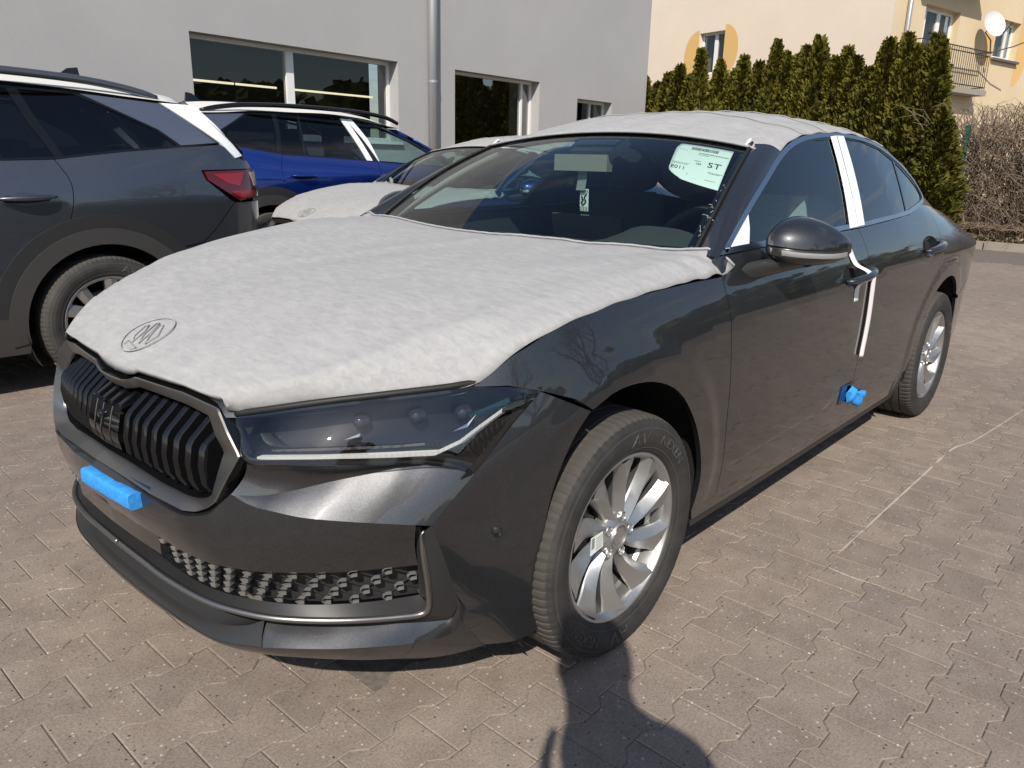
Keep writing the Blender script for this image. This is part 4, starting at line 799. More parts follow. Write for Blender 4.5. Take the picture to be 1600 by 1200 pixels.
def front_end(root):
    bp = MB()
    def strip(A, B, n=40, rows=6, bow=0.0, lin=False):
        a = crv(A, n, lin); b = crv(B, n, lin)
        for sg in (-1, 1):
            P_ = []
            for k in np.linspace(0, 1, rows):
                r = a+(b-a)*k; q = r.copy(); q[:, 0] += bow*sin(pi*k); P_.append([(p[0], sg*p[1], p[2]) for p in q])
            bp.grid(P_ if sg < 0 else [r[::-1] for r in P_])
    strip(P1T, P2U[:13], 40, 9, .010)                                   # scoop under the lamp
    strip(P2U, P2L, 60, 6, -.001)                                  # bright facet
    strip(FRB, LEDGE, 48, 4, -.002)                                # bevel below the grille
    TOPF = LEDGE+P2L[1:]
    strip(TOPF[:-1]+[(-.604, .759, .541)], ITOP, 64, 12, -.006)    # main face
    strip([(-.921, 0, .440), (-.917, .13, .440), (-.909, .236, .440)], [(-.914, 0, .392), (-.911, .13, .392), (-.906, .232, .392)], 12, 3)   # plate block
    strip([(-.909, .236, .440), (-.906, .232, .392)], [(-.86, .236, .440), (-.86, .232, .392)], 4, 3)
    strip(FANG[5:], LIPL[:18], 60, 7, -.003)                        # lip
    strip(LIPL[1:], SPL[1:], 70, 5, -.004)                         # dark underside of the lip
    bp.build('front_bumper', PAINT, root, True, 28)
    fb = bpy.data.objects['front_bumper']
    for sg in (-1, 1):
        A_ = crv([(-.313, .839, .785), (-.388, .824, .723), (-.480, .803, .631)], 22, True); A2 = crv([(-.480, .803, .631), FANG[0]], 18, True); A3 = np.concatenate([crv(FANG[:6], 22), crv([FANG[5], LIPL[0]], 6, True)[1:], crv([LIPL[0], LIPL[1], (-.452, .765, .215), (-.407, .771, .165)], 18)[1:]])
        A_ = np.concatenate([A_, A2[1:], A3[1:]])
        R_ = [(x, W(x, z), z) for x, z in [(-.186, .722), (-.232, .672), (-.265, .615), (-.29, .55), (-.306, .47), (-.314, .40), (-.314, .32), (-.305, .25), (-.30, .188)]]; R_ = crv(R_, len(A_)); rows = []
        for p, q in zip(A_, R_):
            row = []
            for u in np.linspace(0, 1, 22):
                m = p+(q-p)*u; w = W(m[0], m[2]); k = sst(.0, .75, u); bul = .010*sin(pi*u)*(1-k); row.append((m[0], sg*(m[1]*(1-k)+w*k+bul), m[2]))
            rows.append(row+[(row[-1][0]-.004, sg*(abs(row[-1][1])-.03), row[-1][2])])
        bc_ = MB().grid(rows if sg < 0 else [r[::-1] for r in rows]).build('bumper_corner', PAINT, root, True, 50)
    # black parts: recess, shelf, fang, mesh backing
    b = MB()
    def bstrip(A, B, n=40, rows=4, bow=0):
        a = crv(A, n); c = crv(B, n)
        for sg in (-1, 1):
            b.grid([[(p[0]+bow*sin(pi*k), sg*p[1], p[2]) for p in a+(c-a)*k] for k in np.linspace(0, 1, rows)])
    bstrip(CHR[6:], RECL, 40, 6, .05)                              # black recess under the strip
    bstrip(MBOT[::-1], CHR[3:], 50, 4)                             # shelf
    bstrip([(x+.045, w*.985, z) for x, w, z in ITOP], [(x+.02, w, z) for x, w, z in MBOT], 40, 4)
    bstrip([(x, w, z) for x, w, z in ITOP], [(x+.05, w*.985, z+.004) for x, w, z in ITOP], 40, 3)
    bstrip([(-.586, .737, .523), (-.583, .738, .434), (-.566, .722, .347)], [(-.572, .742, .523), (-.565, .742, .434), (-.552, .732, .330)], 12, 3)
    bstrip(CHR[:5], FANG[:8], 30, 5, -.004)
    bstrip(FANG[7:], CHR[4:9], 40, 3)
    b.build('lower_trim', PLAST, root, True, 40)
    b = MB(); bstrip(RECL, [(x-.002, w, z) for x, w, z in LIPL[17:]], 40, 5, -.003); bstrip([(x-.004, w, z+.001) for x, w, z in LIPL[17:]], [(x-.004, w, z+.012) for x, w, z in SPL[7:]], 40, 4); b.build('splitter', PLAST2, root, True, 40)
    for sg in (-1, 1):
        t = MB(); c = crv([(-.575, .752, .517)]+CHR, 90); t.tube(sy(c, sg), [.0075*(.4+.6*min(1, k/4)) for k in range(90)], 10); t.build('trim_strip', SATIN, root, True)
    # lower mesh: raised studs on a lattice
    lg = MB(); pts = {}
    for j in range(4):
        zf = j/3
        for i in range(12):
            u = (i+(.5 if j % 2 else 0))/11.5
            if u > 1: continue
            w = .245+u*.475; a = np.array([np.interp(w, [p[1] for p in ITOP], [p[k] for p in ITOP]) for k in (0, 2)]); c_ = np.array([np.interp(w, [p[1] for p in MBOT], [p[k] for p in MBOT]) for k in (0, 2)])
            q = a+(c_-a)*(.06+.86*zf); pts[(j, i)] = (q[0]+.012+.008*zf, w, q[1])
    for sg in (-1, 1):
        for (j, i), p in pts.items():
            for dj, di in ((1, 0 if j % 2 == 0 else 1), (1, -1 if j % 2 == 0 else 0)):
                q = pts.get((j+dj, i+di))
                if q: lg.tube([(p[0]+.003, sg*p[1], p[2]), (q[0]+.003, sg*q[1], q[2])], 0.0021, 4, False)
    lgo = lg.build('lower_grille', PLAST, root)
    ps = [(.0095, 0), (.004, .0060), (-.0085, .0060), (-.0085, -.0045), (.003, -.0060)]; n = 5
    sv = [(y, -.004, z) for y, z in ps]+[(y*1.15, .012, z*1.15) for y, z in ps]; sm = bpy.data.meshes.new('grille_stud'); sm.from_pydata(sv, [], [tuple(range(n))]+[(i, n+i, n+(i+1) % n, (i+1) % n) for i in range(n)]); sm.materials.append(STUD)
    for sg in (-1, 1):
        for (j, i), p in pts.items():
            o = obj('grille_stud', sm, lgo); sl = (Bx(p[1]+.01, .4)-Bx(p[1]-.01, .4))/.02; o.location = (p[0]-.003, sg*p[1], p[2]); d = V((sl, 1, 0)).normalized()
            ex = V((-d.x, sg*-d.y, 0)) if sg < 0 else V((d.x, d.y, 0)); ez = V((0, 0, 1)); ey = ez.cross(ex)
            mm = Matrix((ex, ey, ez)).transposed().to_4x4(); mm.translation = o.location; o.matrix_local = mm
    # grille
    gr = empty('grille'); gr.parent = root; fo = crv([(Bx(w, z, -.010), w, z) for w, z in FR_O], 120, True); fi = crv([(Bx(w, z, .016), w, z) for w, z in FR_I], 120, True)
    def sm_loop(P): return [tuple(p) for p in P]
    fm = MB()
    for sg in (-1, 1):
        cen = np.array([0, 0, .66])
        ob = fo.copy(); ob[:, 1] *= 1.012; ob[:, 2] = .66+(ob[:, 2]-.66)*1.03; ob[:, 0] += .03
        o2 = fo.copy(); o2[:, 1] *= 1.004; o2[:, 2] = .66+(o2[:, 2]-.66)*1.012; o2[:, 0] += .004
        f2 = fi.copy(); f2[:, 1] *= .99; f2[:, 2] = .66+(f2[:, 2]-.66)*.985; f2[:, 0] += .006
        f3 = fi.copy(); f3[:, 1] *= .98; f3[:, 2] = .66+(f3[:, 2]-.66)*.978; f3[:, 0] += .07
        fm.grid([[(p[0], sg*p[1], p[2]) for p in r] for r in (o2, fo, fi, f2)], mi=0); fm.grid([[(p[0], sg*p[1], p[2]) for p in r] for r in (ob, o2)], mi=1); fm.grid([[(p[0], sg*p[1], p[2]) for p in r] for r in (f2, f3)], mi=1)
    fm.build('grille_frame', [SATIN, BLACK], gr, True, 30)
    bk = MB(); bk.grid([[(Bx(w, z, .06), w, z) for w in np.linspace(-.45, .45, 31)] for z in np.linspace(.55, .775, 8)]); bk.build('grille_backing', DARK, gr, True)
    def ztop(w): return float(np.interp(w, [p[0] for p in FR_I[:9]], [p[1] for p in FR_I[:9]]))-.003
    def zbot(w): return float(np.interp(w, [p[0] for p in FR_I[9:]][::-1], [p[1] for p in FR_I[9:]][::-1]))+.003
    for sg in (-1, 1):
        for k in range(8):
            w = .106+.0405*k; zt, zb = ztop(w), zbot(w); zk = .694-.012*(k/7)
            if zt-zk < .02: zk = zt-.02
            prof = [(zt, .046), (zk+.006, .010), (zk-.006, .006), (.64, .008), (.60, .018), (zb+.004, .036)]
            s = MB(); rows = []
            for z, o in prof:
                h = .0105; c = Bx(w, z, o); rows.append([(c+.045, sg*(w-h), z), (c+.004, sg*(w-h), z), (c, sg*(w-h*.55), z), (c+.003, sg*w, z), (c, sg*(w+h*.55), z), (c+.004, sg*(w+h), z), (c+.045, sg*(w+h), z)])
            s.grid(rows); s.add(rows[0], [tuple(range(7))]).add(rows[-1], [tuple(range(7))]); s.build('grille_slat', BLACK, gr, True, 20)
    for w in (-.064, -.021, .021, .064):
        s = MB(); rows = []
        for z, o in ((.738, .042), (.708, .006), (.700, .004)):
            h = .0095; c = Bx(w, z, o); rows.append([(c+.04, w-h, z), (c+.003, w-h, z), (c, w-h*.5, z), (c, w+h*.5, z), (c+.003, w+h, z), (c+.04, w+h, z)])
        s.grid(rows); s.build('grille_slat', BLACK, gr, True, 20)
    rp_ = MB(); rp_.grid([[(Bx(w, z, .004+.012*sst(.64, .6, z)), w, z) for w in np.linspace(-.084, .084, 13)] for z in np.linspace(.603, .702, 8)]); rp_.add([(Bx(.084, .702, .004), -.084, .702), (Bx(.084, .702, .004), .084, .702), (Bx(.084, .702, .05), .084, .712), (Bx(.084, .702, .05), -.084, .712)], [(0, 1, 2, 3)])
    rpo = rp_.build('radar_panel', BLACK, gr, True)
    s = MB()
    for w in (-.043, 0, .043): s.tube([(Bx(w, z, .0035+.012*sst(.64, .6, z)), w, z) for z in np.linspace(.605, .70, 8)], .0012, 5)
    s.build('panel_rib', DCHROME, rpo)
    s = MB(); s.lathe([(.001, -.006), (.008, -.006), (.010, -.001), (.010, .01)], 20, 'x', (Bx(.005, .672, 0), -.005, .676)); s.build('camera_lens', BLACK, rpo, True)
    # parking sensors
    for (x, w, z), nv in (((-.757, .626, .497), (-.80, -.60, 0)), ((-.423, .821, .483), (-.35, -.93, 0))):
        for sg in (-1, 1):
            n = V((nv[0], nv[1]*-sg, 0)).normalized(); a = V((0, 0, 1)); c = n.cross(a); s = MB(); b0 = V((x, sg*w, z))
            s.grid([[b0+n*h+(a*cos(t)+c*sin(t))*r for t in np.linspace(0, 2*pi, 25)[:-1]] for r, h in ((.0125, -.004), (.0122, .001), (.0108, .0015), (.0102, -.0006), (.0085, .0004), (.0005, .0012))], True); s.build('parking_sensor', PAINT, fb, True, 35)
    # headlamps
    T_ = crv(HL_TOP, 48); B_ = crv(HL_BOT, 48)
    for sg in (-1, 1):
        h = empty('headlight'); h.parent = root
        def surf(off, r0=0., r1=1., n=9, inn=0): return [[(p[0]+off, sg*(p[1]-inn), p[2]) for p in T_+(B_-T_)*k] for k in np.linspace(r0, r1, n)]
        rows = []
        for k in np.linspace(0, 1, 22):
            q = T_+(B_-T_)*k; bl = .034*(sin(pi/2*k/.80) if k < .80 else cos(pi/2*(k-.80)/.20)**.5); rows.append([(p[0]-.62*bl*min(1, i_/5, (47-i_)/5), sg*(p[1]+.62*bl*min(1, i_/5, (47-i_)/5)), p[2]) for i_, p in enumerate(q)])
        MB().grid(rows).build('lens', LENS, h, True)
        bkn = MB(); bkn.grid(surf(.075, .04, .96, 9, .05)); bkn.grid([[(p[0]+o, sg*(p[1]-o*.65), p[2]) for p in T_] for o in (.001, .08)]); bkn.grid([[(p[0]+o, sg*(p[1]-o*.65), p[2]) for p in B_] for o in (.001, .08)])
        bkn.build('lamp_housing', LAMPBK, h, True)
        br = MB(); 
        for a_, b_, dz in ((T_, B_, -1), (B_, T_, 1)):
            q = a_+(b_-a_)*(.05 if dz < 0 else .10); br.grid([[(p[0]+.002, sg*p[1], p[2]) for p in r] for r in (a_, q)])
        e = [T_[-1]+(B_[-1]-T_[-1])*k for k in np.linspace(0, 1, 10)]; br.grid([[(p[0]+.002, sg*p[1], p[2]) for p in e], [(p[0]-.030, sg*(p[1]-.010), p[2]-.006) for p in e]])
        br.build('lamp_border', BLACK, h, True)
        dr = crv([(-.809, .512, .676), (-.724, .617, .683), (-.629, .690, .682), (-.538, .746, .678), (-.488, .769, .697), (-.445, .782, .722), (-.392, .800, .752)], 90, True)
        d = MB(); 
        def rib(c, hh, dep):
            rows = []
            for k, p in enumerate(c):
                zig = .0015*(k % 2); rows.append([(p[0]+dep, sg*p[1], p[2]+hh), (p[0]-zig, sg*(p[1]), p[2]+hh*.8), (p[0]-zig, sg*p[1], p[2]-hh*.8), (p[0]+dep, sg*p[1], p[2]-hh)])
            return rows
        d.grid(rib(dr, .0055, .012)); d.build('light_guide', GUIDE, h)
        d2 = crv([(-.783, .526, .690), (-.703, .622, .699), (-.6, .699, .698), (-.549, .729, .698)], 30); d = MB(); d.grid(rib(d2, .0035, .01)); d.build('chrome_strip', CHROME, h)
        d = MB(); a_ = crv([(-.79, .50, .688), (-.70, .60, .694), (-.6, .68, .694), (-.52, .735, .693)], 40); 
        for k in range(0, 39): p, q = a_[k], a_[k+1]; d.add([(p[0]+.012, sg*p[1], p[2]), (q[0]+.006, sg*q[1], q[2]-.001), (q[0]+.010, sg*q[1], q[2]-.010), (p[0]+.018, sg*p[1], p[2]-.010)], [(0, 1, 2, 3)])
        d.build('ribbed_strip', DCHROME, h)
        fan = MB()
        for k in range(12):
            t0, t1 = k/12, (k+.62)/12; A0, A1 = np.array((-.515, .752, .680)), np.array((-.378, .803, .752)); C0, C1 = np.array((-.50, .757, .664)), np.array((-.452, .785, .655)); C2 = np.array((-.375, .806, .748))
            e0 = lambda t: A0+(A1-A0)*t; e1 = lambda t: (C0+(C1-C0)*min(1, t*2.2)) if t < .45 else C1+(C2-C1)*((t-.45)/.55)
            q = [e0(t0), e0(t1), e1(t1), e1(t0)]; fan.add([(p[0]+.022, sg*(p[1]-.01), p[2]) for p in q], [(0, 1, 2, 3)])
        fan.build('fan_reflector', DCHROME, h)
        for nm, tris in (('reflector_facet', [[(-.768, .478, .728), (-.762, .505, .706), (-.756, .523, .711)], [(-.675, .622, .711), (-.650, .640, .716), (-.632, .645, .741), (-.645, .638, .722)], [(-.489, .747, .714), (-.459, .761, .720), (-.438, .767, .746), (-.455, .759, .728)]]),):
            for q in tris: MB().add([(p[0], sg*p[1], p[2]) for p in q], [tuple(range(len(q)))]).build(nm, CHROME, h)
        for (x, w, z), rr in (((-.655, .622, .736), .017), ((-.56, .69, .742), .018), ((-.475, .742, .742), .018)):
            d = MB(); d.lathe([(.001, -.006), (rr*.5, -.004), (rr*.8, .0), (rr*.9, .006), (rr, .004), (rr*1.05, .02)], 24, 'x', (x+.022, sg*(w-.012), z)); d.build('projector', LAMPW2, h, True, 40)
        d = MB()
        d.grid([[(-.45, sg*.755, .744), (-.36, sg*.79, .772)], [(-.445, sg*.758, .733), (-.365, sg*.795, .761)]]); d.grid([[(-.445, sg*.758, .733), (-.365, sg*.795, .761)], [(-.43, sg*.75, .730), (-.35, sg*.78, .757)]])
        d.build('reflector_blade', TEAL, h)
    # front edge seal between bonnet and lamp
    for sg in (-1, 1): MB().tube([(p[0]+.004, sg*(p[1]-.004), p[2]+.006) for p in T_], .007, 8).build('bonnet_seal', RUBBER_SEAL, root, True)
STUD = mat('grille_stud_grey', (.16, .155, .15), .5); LAMPBK = mat('lamp_black', (.008, .009, .012), .35); GUIDE = mat('light_guide_plastic', (.62, .61, .57), .35, 0, .5); LAMPW2 = mat('projector_glass', (.03, .034, .042), .04, .3, 1); TEAL = mat('teal_reflector', (.03, .10, .11), .15, .8)

def cabin(root):
    d = MB(); rows = []
    prof = [(.43, .985), (.55, .992), (.72, .985), (.90, .975), (.985, .955), (1.02, .90), (1.00, .74), (.98, .5)]
    ys = np.linspace(-.72, .72, 37)
    for x, z in prof:
        row = []
        for y in ys:
            hood = .075*math.exp(-((y+.37)/.19)**4)*sst(.70, .92, x)*(1 if z > .93 else .4); row.append((x+.02*math.exp(-((y+.37)/.2)**4), y, z+hood-.02*(abs(y)/.7)**3))
        rows.append(row)
    d.grid(rows); dash = d.build('dashboard', CABIN2, root, True, 50)
    MB().box((.965, .0, 1.0), (.018, .34, .13), Matrix.Rotation(-.2, 3, 'Y')).build('screen', BLACK, dash)
    MB().tube([(.70, -.10, .982), (.70, .30, .982)], .022, 8, flat=.35).build('vent', PLAST, dash, True)
    sw = empty('steering_wheel'); sw.parent = root; R_ = Matrix.Rotation(radians(-66), 3, 'Y'); c = V((1.17, -.37, .93))
    MB().tube([c+R_ @ V((.18*cos(a), .18*sin(a), 0)) for a in np.linspace(0, 2*pi, 49)], .017, 10, False).build('rim', CABIN, sw, True)
    m = MB(); m.lathe([(.001, .03), (.05, .028), (.075, .01), (.08, -.03)], 24, 'z'); m.v = [tuple(c+R_ @ V(v)) for v in m.v]
    for a in (.3, pi-.3, -pi/2): m.tube([c+R_ @ V((.05*cos(a+pi/2), .05*sin(a+pi/2), 0)), c+R_ @ V((.17*cos(a+pi/2), .17*sin(a+pi/2), 0))], .018, 8, flat=.5)
    m.build('hub', CABIN, sw, True)
    def seat(x, y, cover=False, nm='seat', wide=.26):
        s = MB(); P_ = []
        for k, (dx, z, wd, th) in enumerate(((0, .36, .9, .10), (.04, .5, .98, .11), (.10, .70, 1.0, .105), (.17, .90, .95, .09), (.235, 1.09, .80, .06), (.25, 1.13, .58, .03))):
            ring = []
            for a in np.linspace(0, 2*pi, 25)[:-1]: ca, sa = cos(a), sin(a); ring.append((x+dx+th*abs(sa)**.7*(1 if sa > 0 else -1), y+wide*wd*abs(ca)**.6*(1 if ca > 0 else -1), z))
            P_.append(ring)
        s.grid(P_, True); s.add(P_[-1], [tuple(range(24))]); o = s.build(nm, SEAT, root, True, 60)
        MB().box((x-.22, y, .40), (.52, wide*1.9, .16)).build('cushion', SEAT, o)
        h = MB(); H = []
        for z, k in ((1.14, .7), (1.17, 1), (1.21, 1), (1.25, .9), (1.268, .5)): H.append([(x+.275+.05*k*sin(a), y+.125*k*cos(a), z) for a in np.linspace(0, 2*pi, 19)[:-1]])
        h.grid(H, True); h.add(H[-1], [tuple(range(18))]); h.tube([(x+.25, y-.05, 1.06), (x+.27, y-.05, 1.12)], .008, 6); h.tube([(x+.25, y+.05, 1.06), (x+.27, y+.05, 1.12)], .008, 6); h.build('headrest', SEAT, o, True)
        if cover:
            q = MB(); q.grid([[(p[0]+(p[0]-x-.12)*.06, y+(p[1]-y)*1.05, p[2]+.012) for p in r] for r in P_[1:]], True); q.add([(p[0], y+(p[1]-y)*1.05, p[2]+.012) for p in P_[-1]], [tuple(range(24))]); q.build('seat_cover', FLEECE, o, True)
    seat(1.72, -.37, True); seat(1.55, .37); seat(2.45, 0, False, 'rear_bench', .62)
    MB().grid([[ws_pt(t, s)+V((.012, 0, -.02)) for s in np.linspace(-.97, .97, 25)] for t in (.93, 1.0)]+[[roof_pt(.03, s*.97, -.034) for s in np.linspace(-1, 1, 25)]]).build('header_lining', CABIN2, root, True)
    mr = MB(); mr.box((1.035, 0, 1.325), (.17, .19, .04), Matrix.Rotation(-.45, 3, 'Y')); mr.build('sensor_housing', CABIN, root)
    im = MB(); im.box((.955, .03, 1.262), (.045, .235, .062), Matrix.Rotation(.12, 3, 'Z')); imo = im.build('interior_mirror', mat('mirror_back', (.20, .19, .16), .6), root)
    MB().tube([(.96, 0, 1.28), (1.0, 0, 1.325)], .014, 8).build('mirror_stalk', CABIN, imo)
    dr = MB()
    for sg in (-1, 1): dr.grid([[(x, sg*(W(x, .9)-.11-.03*k), 1.02-.4*k) for k in (0, .1, 1)] for x in np.linspace(.55, 2.6, 12)])
    dr.build('door_lining', CABIN, root, True)
    MB().box((2.75, 0, .86), (.55, 1.3, .04)).build('parcel_shelf', CABIN, root)
# ---------------------------------------------------------------- build the saloon and what lies on it
car = saloon()
def fleece_bonnet(lift_far=.028):
    P_ = []; ts = np.linspace(0, 1, 70); ss = np.linspace(-1, 1, 91)
    for t in ts:
        row = []
        for s in ss:
            a = abs(s); x0 = -.842+.0*a; x1 = .385+.13*a**2.0; xf = -.858+.03*a**2+.012*sst(.35, .1, a)*0
            xs = xf+(x1-xf)*t; wx = min(xs, .45); w = bonnet_w(wx)*s*1.004; z = bonnet_z(wx, s)
            if xs > .45: z += (xs-.45)*.12
            n = .0022*sin(x_n(xs*9, w*13))+.0016*sin(23*w+5*xs)*sst(.5, 1, a)
            z += .007+n
            if s > 0: z += lift_far*sst(.15, .7, a)*sst(-.86, -.55, xs)*(1-.5*sst(.1, .45, xs))
            if t < .05: z -= .0
            # wrinkles running to the rear corners
            k = sst(.15, .48, xs)*sst(.72, .98, a); z += .006*k*sin(60*xs+20*w); 
            e = sst(.985, 1, a); row.append((xs, w*(1+.0015*sin(40*xs)*e), z-.007*e+.001*sin(47*xs+3*s)*e))
        P_.append(row)
    # front hem follows the dip of the grille frame
    hem = []
    for k, s in enumerate(ss):
        a = abs(s); w = P_[0][k][1]; zt = np.interp(abs(w), [p[0] for p in FR_O[:7]], [p[1] for p in FR_O[:7]])+.010; hem.append((Bx(w, .768, .006), w, float(zt)))
    mid = [((p[0]*.45+q[0]*.55)-.006, p[1], (p[2]*.6+q[2]*.4)+.004) for p, q in zip(P_[0], hem)]
    P_ = [hem, mid]+P_
    m = MB().grid(P_); return m
def x_n(a, b): return a+2.0*sin(b*.7)+1.3*sin(a*.6+b)
def solidify(o, t=.0025):
    md = o.modifiers.new('thickness', 'SOLIDIFY'); md.thickness = t; md.offset = 1; return o
fb_ = solidify(fleece_bonnet().build('bonnet_cover', FLEECE, None, True)); tag(fb_, 'white fleece protective sheet stretched over the bonnet of the graphite saloon', 'protective sheet', 'white fleece car covers')
hm = MB(); hem = [fb_.data.vertices[(71)*91+k].co.copy() for k in range(91)]; hm.tube([V((p.x, p.y, p.z+.003+.0005*sin(k*2.1))) for k, p in enumerate(hem)], .0038, 8); hm.build('hem', FLEECE, fb_, True)
# embossed badge showing through the fleece
def badge(parent):
    cx, cw = -.785, 0.0; zf = lambda x, w: bonnet_z(x, w/bonnet_w(x))+.012
    pts = [(cx+.060*sin(a), .072*cos(a)*1.0) for a in np.linspace(0, 2*pi, 41)]; m = MB(); m.tube([(x, w, zf(x, w)-.0005) for x, w in pts], .0018, 6, False)
    for q in ([(-.03, -.045), (.0, -.05), (.035, -.01), (.028, .0), (-.005, -.022)], [(-.034, -.02), (.0, -.012), (.036, .012), (.03, .022), (-.008, .004)], [(-.036, .008), (-.002, .016), (.02, .036), (.012, .046), (-.02, .030)], [(-.045, -.03), (-.036, .03), (-.048, .028), (-.054, -.02)]):
        m.tube([(cx+x, w, zf(cx+x, w)-.0007) for x, w in q+q[:1]], .0014, 5, False)
    m.build('raised_badge', FLEECE, parent, True)
badge(fb_)
P_ = []
for u in np.linspace(-.012, .585, 60):
    row = []
    for s in np.linspace(-1, 1, 71):
        a = abs(s); p = roof_pt(max(u, 0), s); 
        if u < 0:
            tt = .925 if u < -.01 else .97; q = min(a/.88, 1); p = ws_pt(tt, q*(1 if s > 0 else -1))
            if a > .88: p = p.lerp(V((1.125-.05*(1-tt), (1 if s > 0 else -1)*.676, 1.306-.3*(1-tt))), (a-.88)/.12)
            p = p+V((-.003, 0, .006)); row.append(p); continue
        k = sst(.55, .95, a)*sst(.0, .06, u); n = .0022*sin(34*p.x+9*s)*sst(.3, .9, a)+.002*sin(17*p.x*(1+s)+5)+.0015*sin(11*p.y+7*p.x)
        p.z += .008+n; p.y += (1 if s > 0 else -1)*(.004 if a > .97 else .0)
        if a > .96: p.z -= .004
        row.append(p)
    P_.append(row)
rc = solidify(MB().grid(P_).build('roof_cover', FLEECE, None, True)); tag(rc, 'white fleece protective sheet wrapped over the roof of the graphite saloon', 'protective sheet', 'white fleece car covers')
MB().tube([V(p)+V((0, 0, .003)) for p in P_[0]], .0045, 8).build('hem', FLEECE, rc, True)
s_ = MB()
for k in (12, 22, 34, 46): s_.tube([V(p)+V((0, 0, .004)) for p in P_[k]], .0022, 5)
s_.build('seam', FLEECE, rc, True)
for sg, w in ((-1, 'left'), (1, 'right')):
    o = MB(); q = ws_pt(.985, sg*.99); o.box(q+V((-.02, 0, .008)), (.04, .009, .003), Matrix.Rotation(-.58, 3, 'Y')); o = o.build('tape_tab', FILM); tag(o, 'small white tape tab holding the roof fleece at the %s upper corner of the windscreen' % ('near' if sg < 0 else 'far'), 'tape')
def film(name, poly, fn, off, lab, cat='protective film', sg=-1, m=None):
    o = lift(name, poly, sd_(fn, sg, off), m or FILM, None, .03, .0015, 0, flip=sg > 0); return tag(o, lab, cat)
FB1 = [(1.700, 1.384), (1.769, 1.390), (1.70, 1.28), (1.64, 1.17), (1.574, 1.050), (1.486, 1.048), (1.58, 1.185), (1.645, 1.29)]
FB2 = [(1.780, 1.390), (1.850, 1.391), (1.79, 1.28), (1.725, 1.17), (1.648, 1.053), (1.581, 1.051), (1.648, 1.17), (1.71, 1.28)]
film('pillar_film', FB1, G, .007, 'left white film strip of the pair on the graphite saloon\'s door pillar'); film('pillar_film', FB2, G, .007, 'right white film strip of the pair on the graphite saloon\'s door pillar')
film('corner_film', [(.512, 1.036), (.728, 1.130), (.70, 1.085), (.655, 1.035)], G, .004, 'white triangular film behind the door mirror in the front window corner')
t1 = [(1.378, .991), (1.432, .991), (1.462, .925), (1.478, .85), (1.497, .779), (1.452, .779), (1.43, .85), (1.405, .922)]
def strip_tape(name, pts, width, fn, lab, m, cat, arch=0, sg=-1):
    c = crv(pts, 40); mb = MB(); rows = []
    for i, (x, z, o) in enumerate(c):
        row = []
        for k in np.linspace(-1, 1, 7): xx = x+width/2*k; row.append((xx, sg*(fn(xx, z)+o+arch*(1-k*k)), z))
        rows.append(row)
    mb.grid(rows); ob = mb.build(name, m, None, True); solidify(ob, .0015); return tag(ob, lab, cat)
strip_tape('white_tape', [(1.405, .991, .005), (1.435, .925, .008), (1.447, .90, .046), (1.452, .885, .050), (1.456, .868, .046), (1.462, .84, .006), (1.475, .779, .003)], .046, W, 'white tape strip wrapped over the front door handle of the graphite saloon', FILM, 'tape')
strip_tape('edge_guard', [(1.606, .888, .006), (1.622, .81, .007), (1.648, .69, .008), (1.660, .60, .008), (1.665, .53, .008)], .036, W, 'white foam edge guard clipped down the rear edge of the front door', mat('edge_foam', (.74, .70, .72), .6), 'edge guard', .010)
# blue foam pieces
def foam_block(name, ring_f, n, lab, parent=None):
    rows = [ring_f(t) for t in np.linspace(0, 1, n)]; m = MB(); m.grid(rows, True); m.add(rows[0], [tuple(range(len(rows[0])))]).add(rows[-1], [tuple(range(len(rows[0])))])
    return tag(m.build(name, FOAM, None, True, 50), lab, 'foam block')
def fr_ring(t):
    w = -.012+.232*t; x0 = Bx(w, .53, .0); h = .019; d = .032; r = []; g_ = .0008*sin(t*19)+.0005*sin(t*41)
    for a in np.linspace(0, 2*pi, 25)[:-1]: ca, sa = cos(a), sin(a); r.append((x0-.022-d/2*abs(ca)**.45*(1 if ca > 0 else -1)-g_*.5, -w, .531+h*abs(sa)**.45*(1 if sa > 0 else -1)+g_))
    return r
fo_ = foam_block('foam_block', fr_ring, 26, 'bright blue foam block taped on the front bumper below the grille')
MB().grid([[(Bx(w, z, -.0035), -w, z) for w in np.linspace(.02, .245, 9)] for z in np.linspace(.515, .566, 4)]).build('blue_tape', BTAPE, fo_, True)
def dr_ring(t):
    x = 1.60+.215*t; r = []; h = .034*(.55+.45*sin(pi*min(1, t*1.1+.1)))*(1+.15*sin(t*13)); zc = .372-.045*t+.012*sin(t*9); o = .018+.006*sin(t*17)
    for k, a in enumerate(np.linspace(0, 2*pi, 19)[:-1]): z = zc+h*sin(a)*(1+.18*sin(3*a+t*7)); r.append((x+.01*sin(a*2+t*5), -(W(x, z)+o*(1+.8*cos(a))*(.5+.5*sin(pi*min(1, .12+t*.85)))), z))
    return r
f2_ = foam_block('foam_block', dr_ring, 16, 'small crumpled blue foam piece taped at the lower corner of the front door')
MB().grid([[(x, -(W(x, z)+.004), z) for x in np.linspace(1.525, 1.66, 6)] for z in np.linspace(.345, .425, 5)]).build('blue_tape', BTAPE, f2_, True)
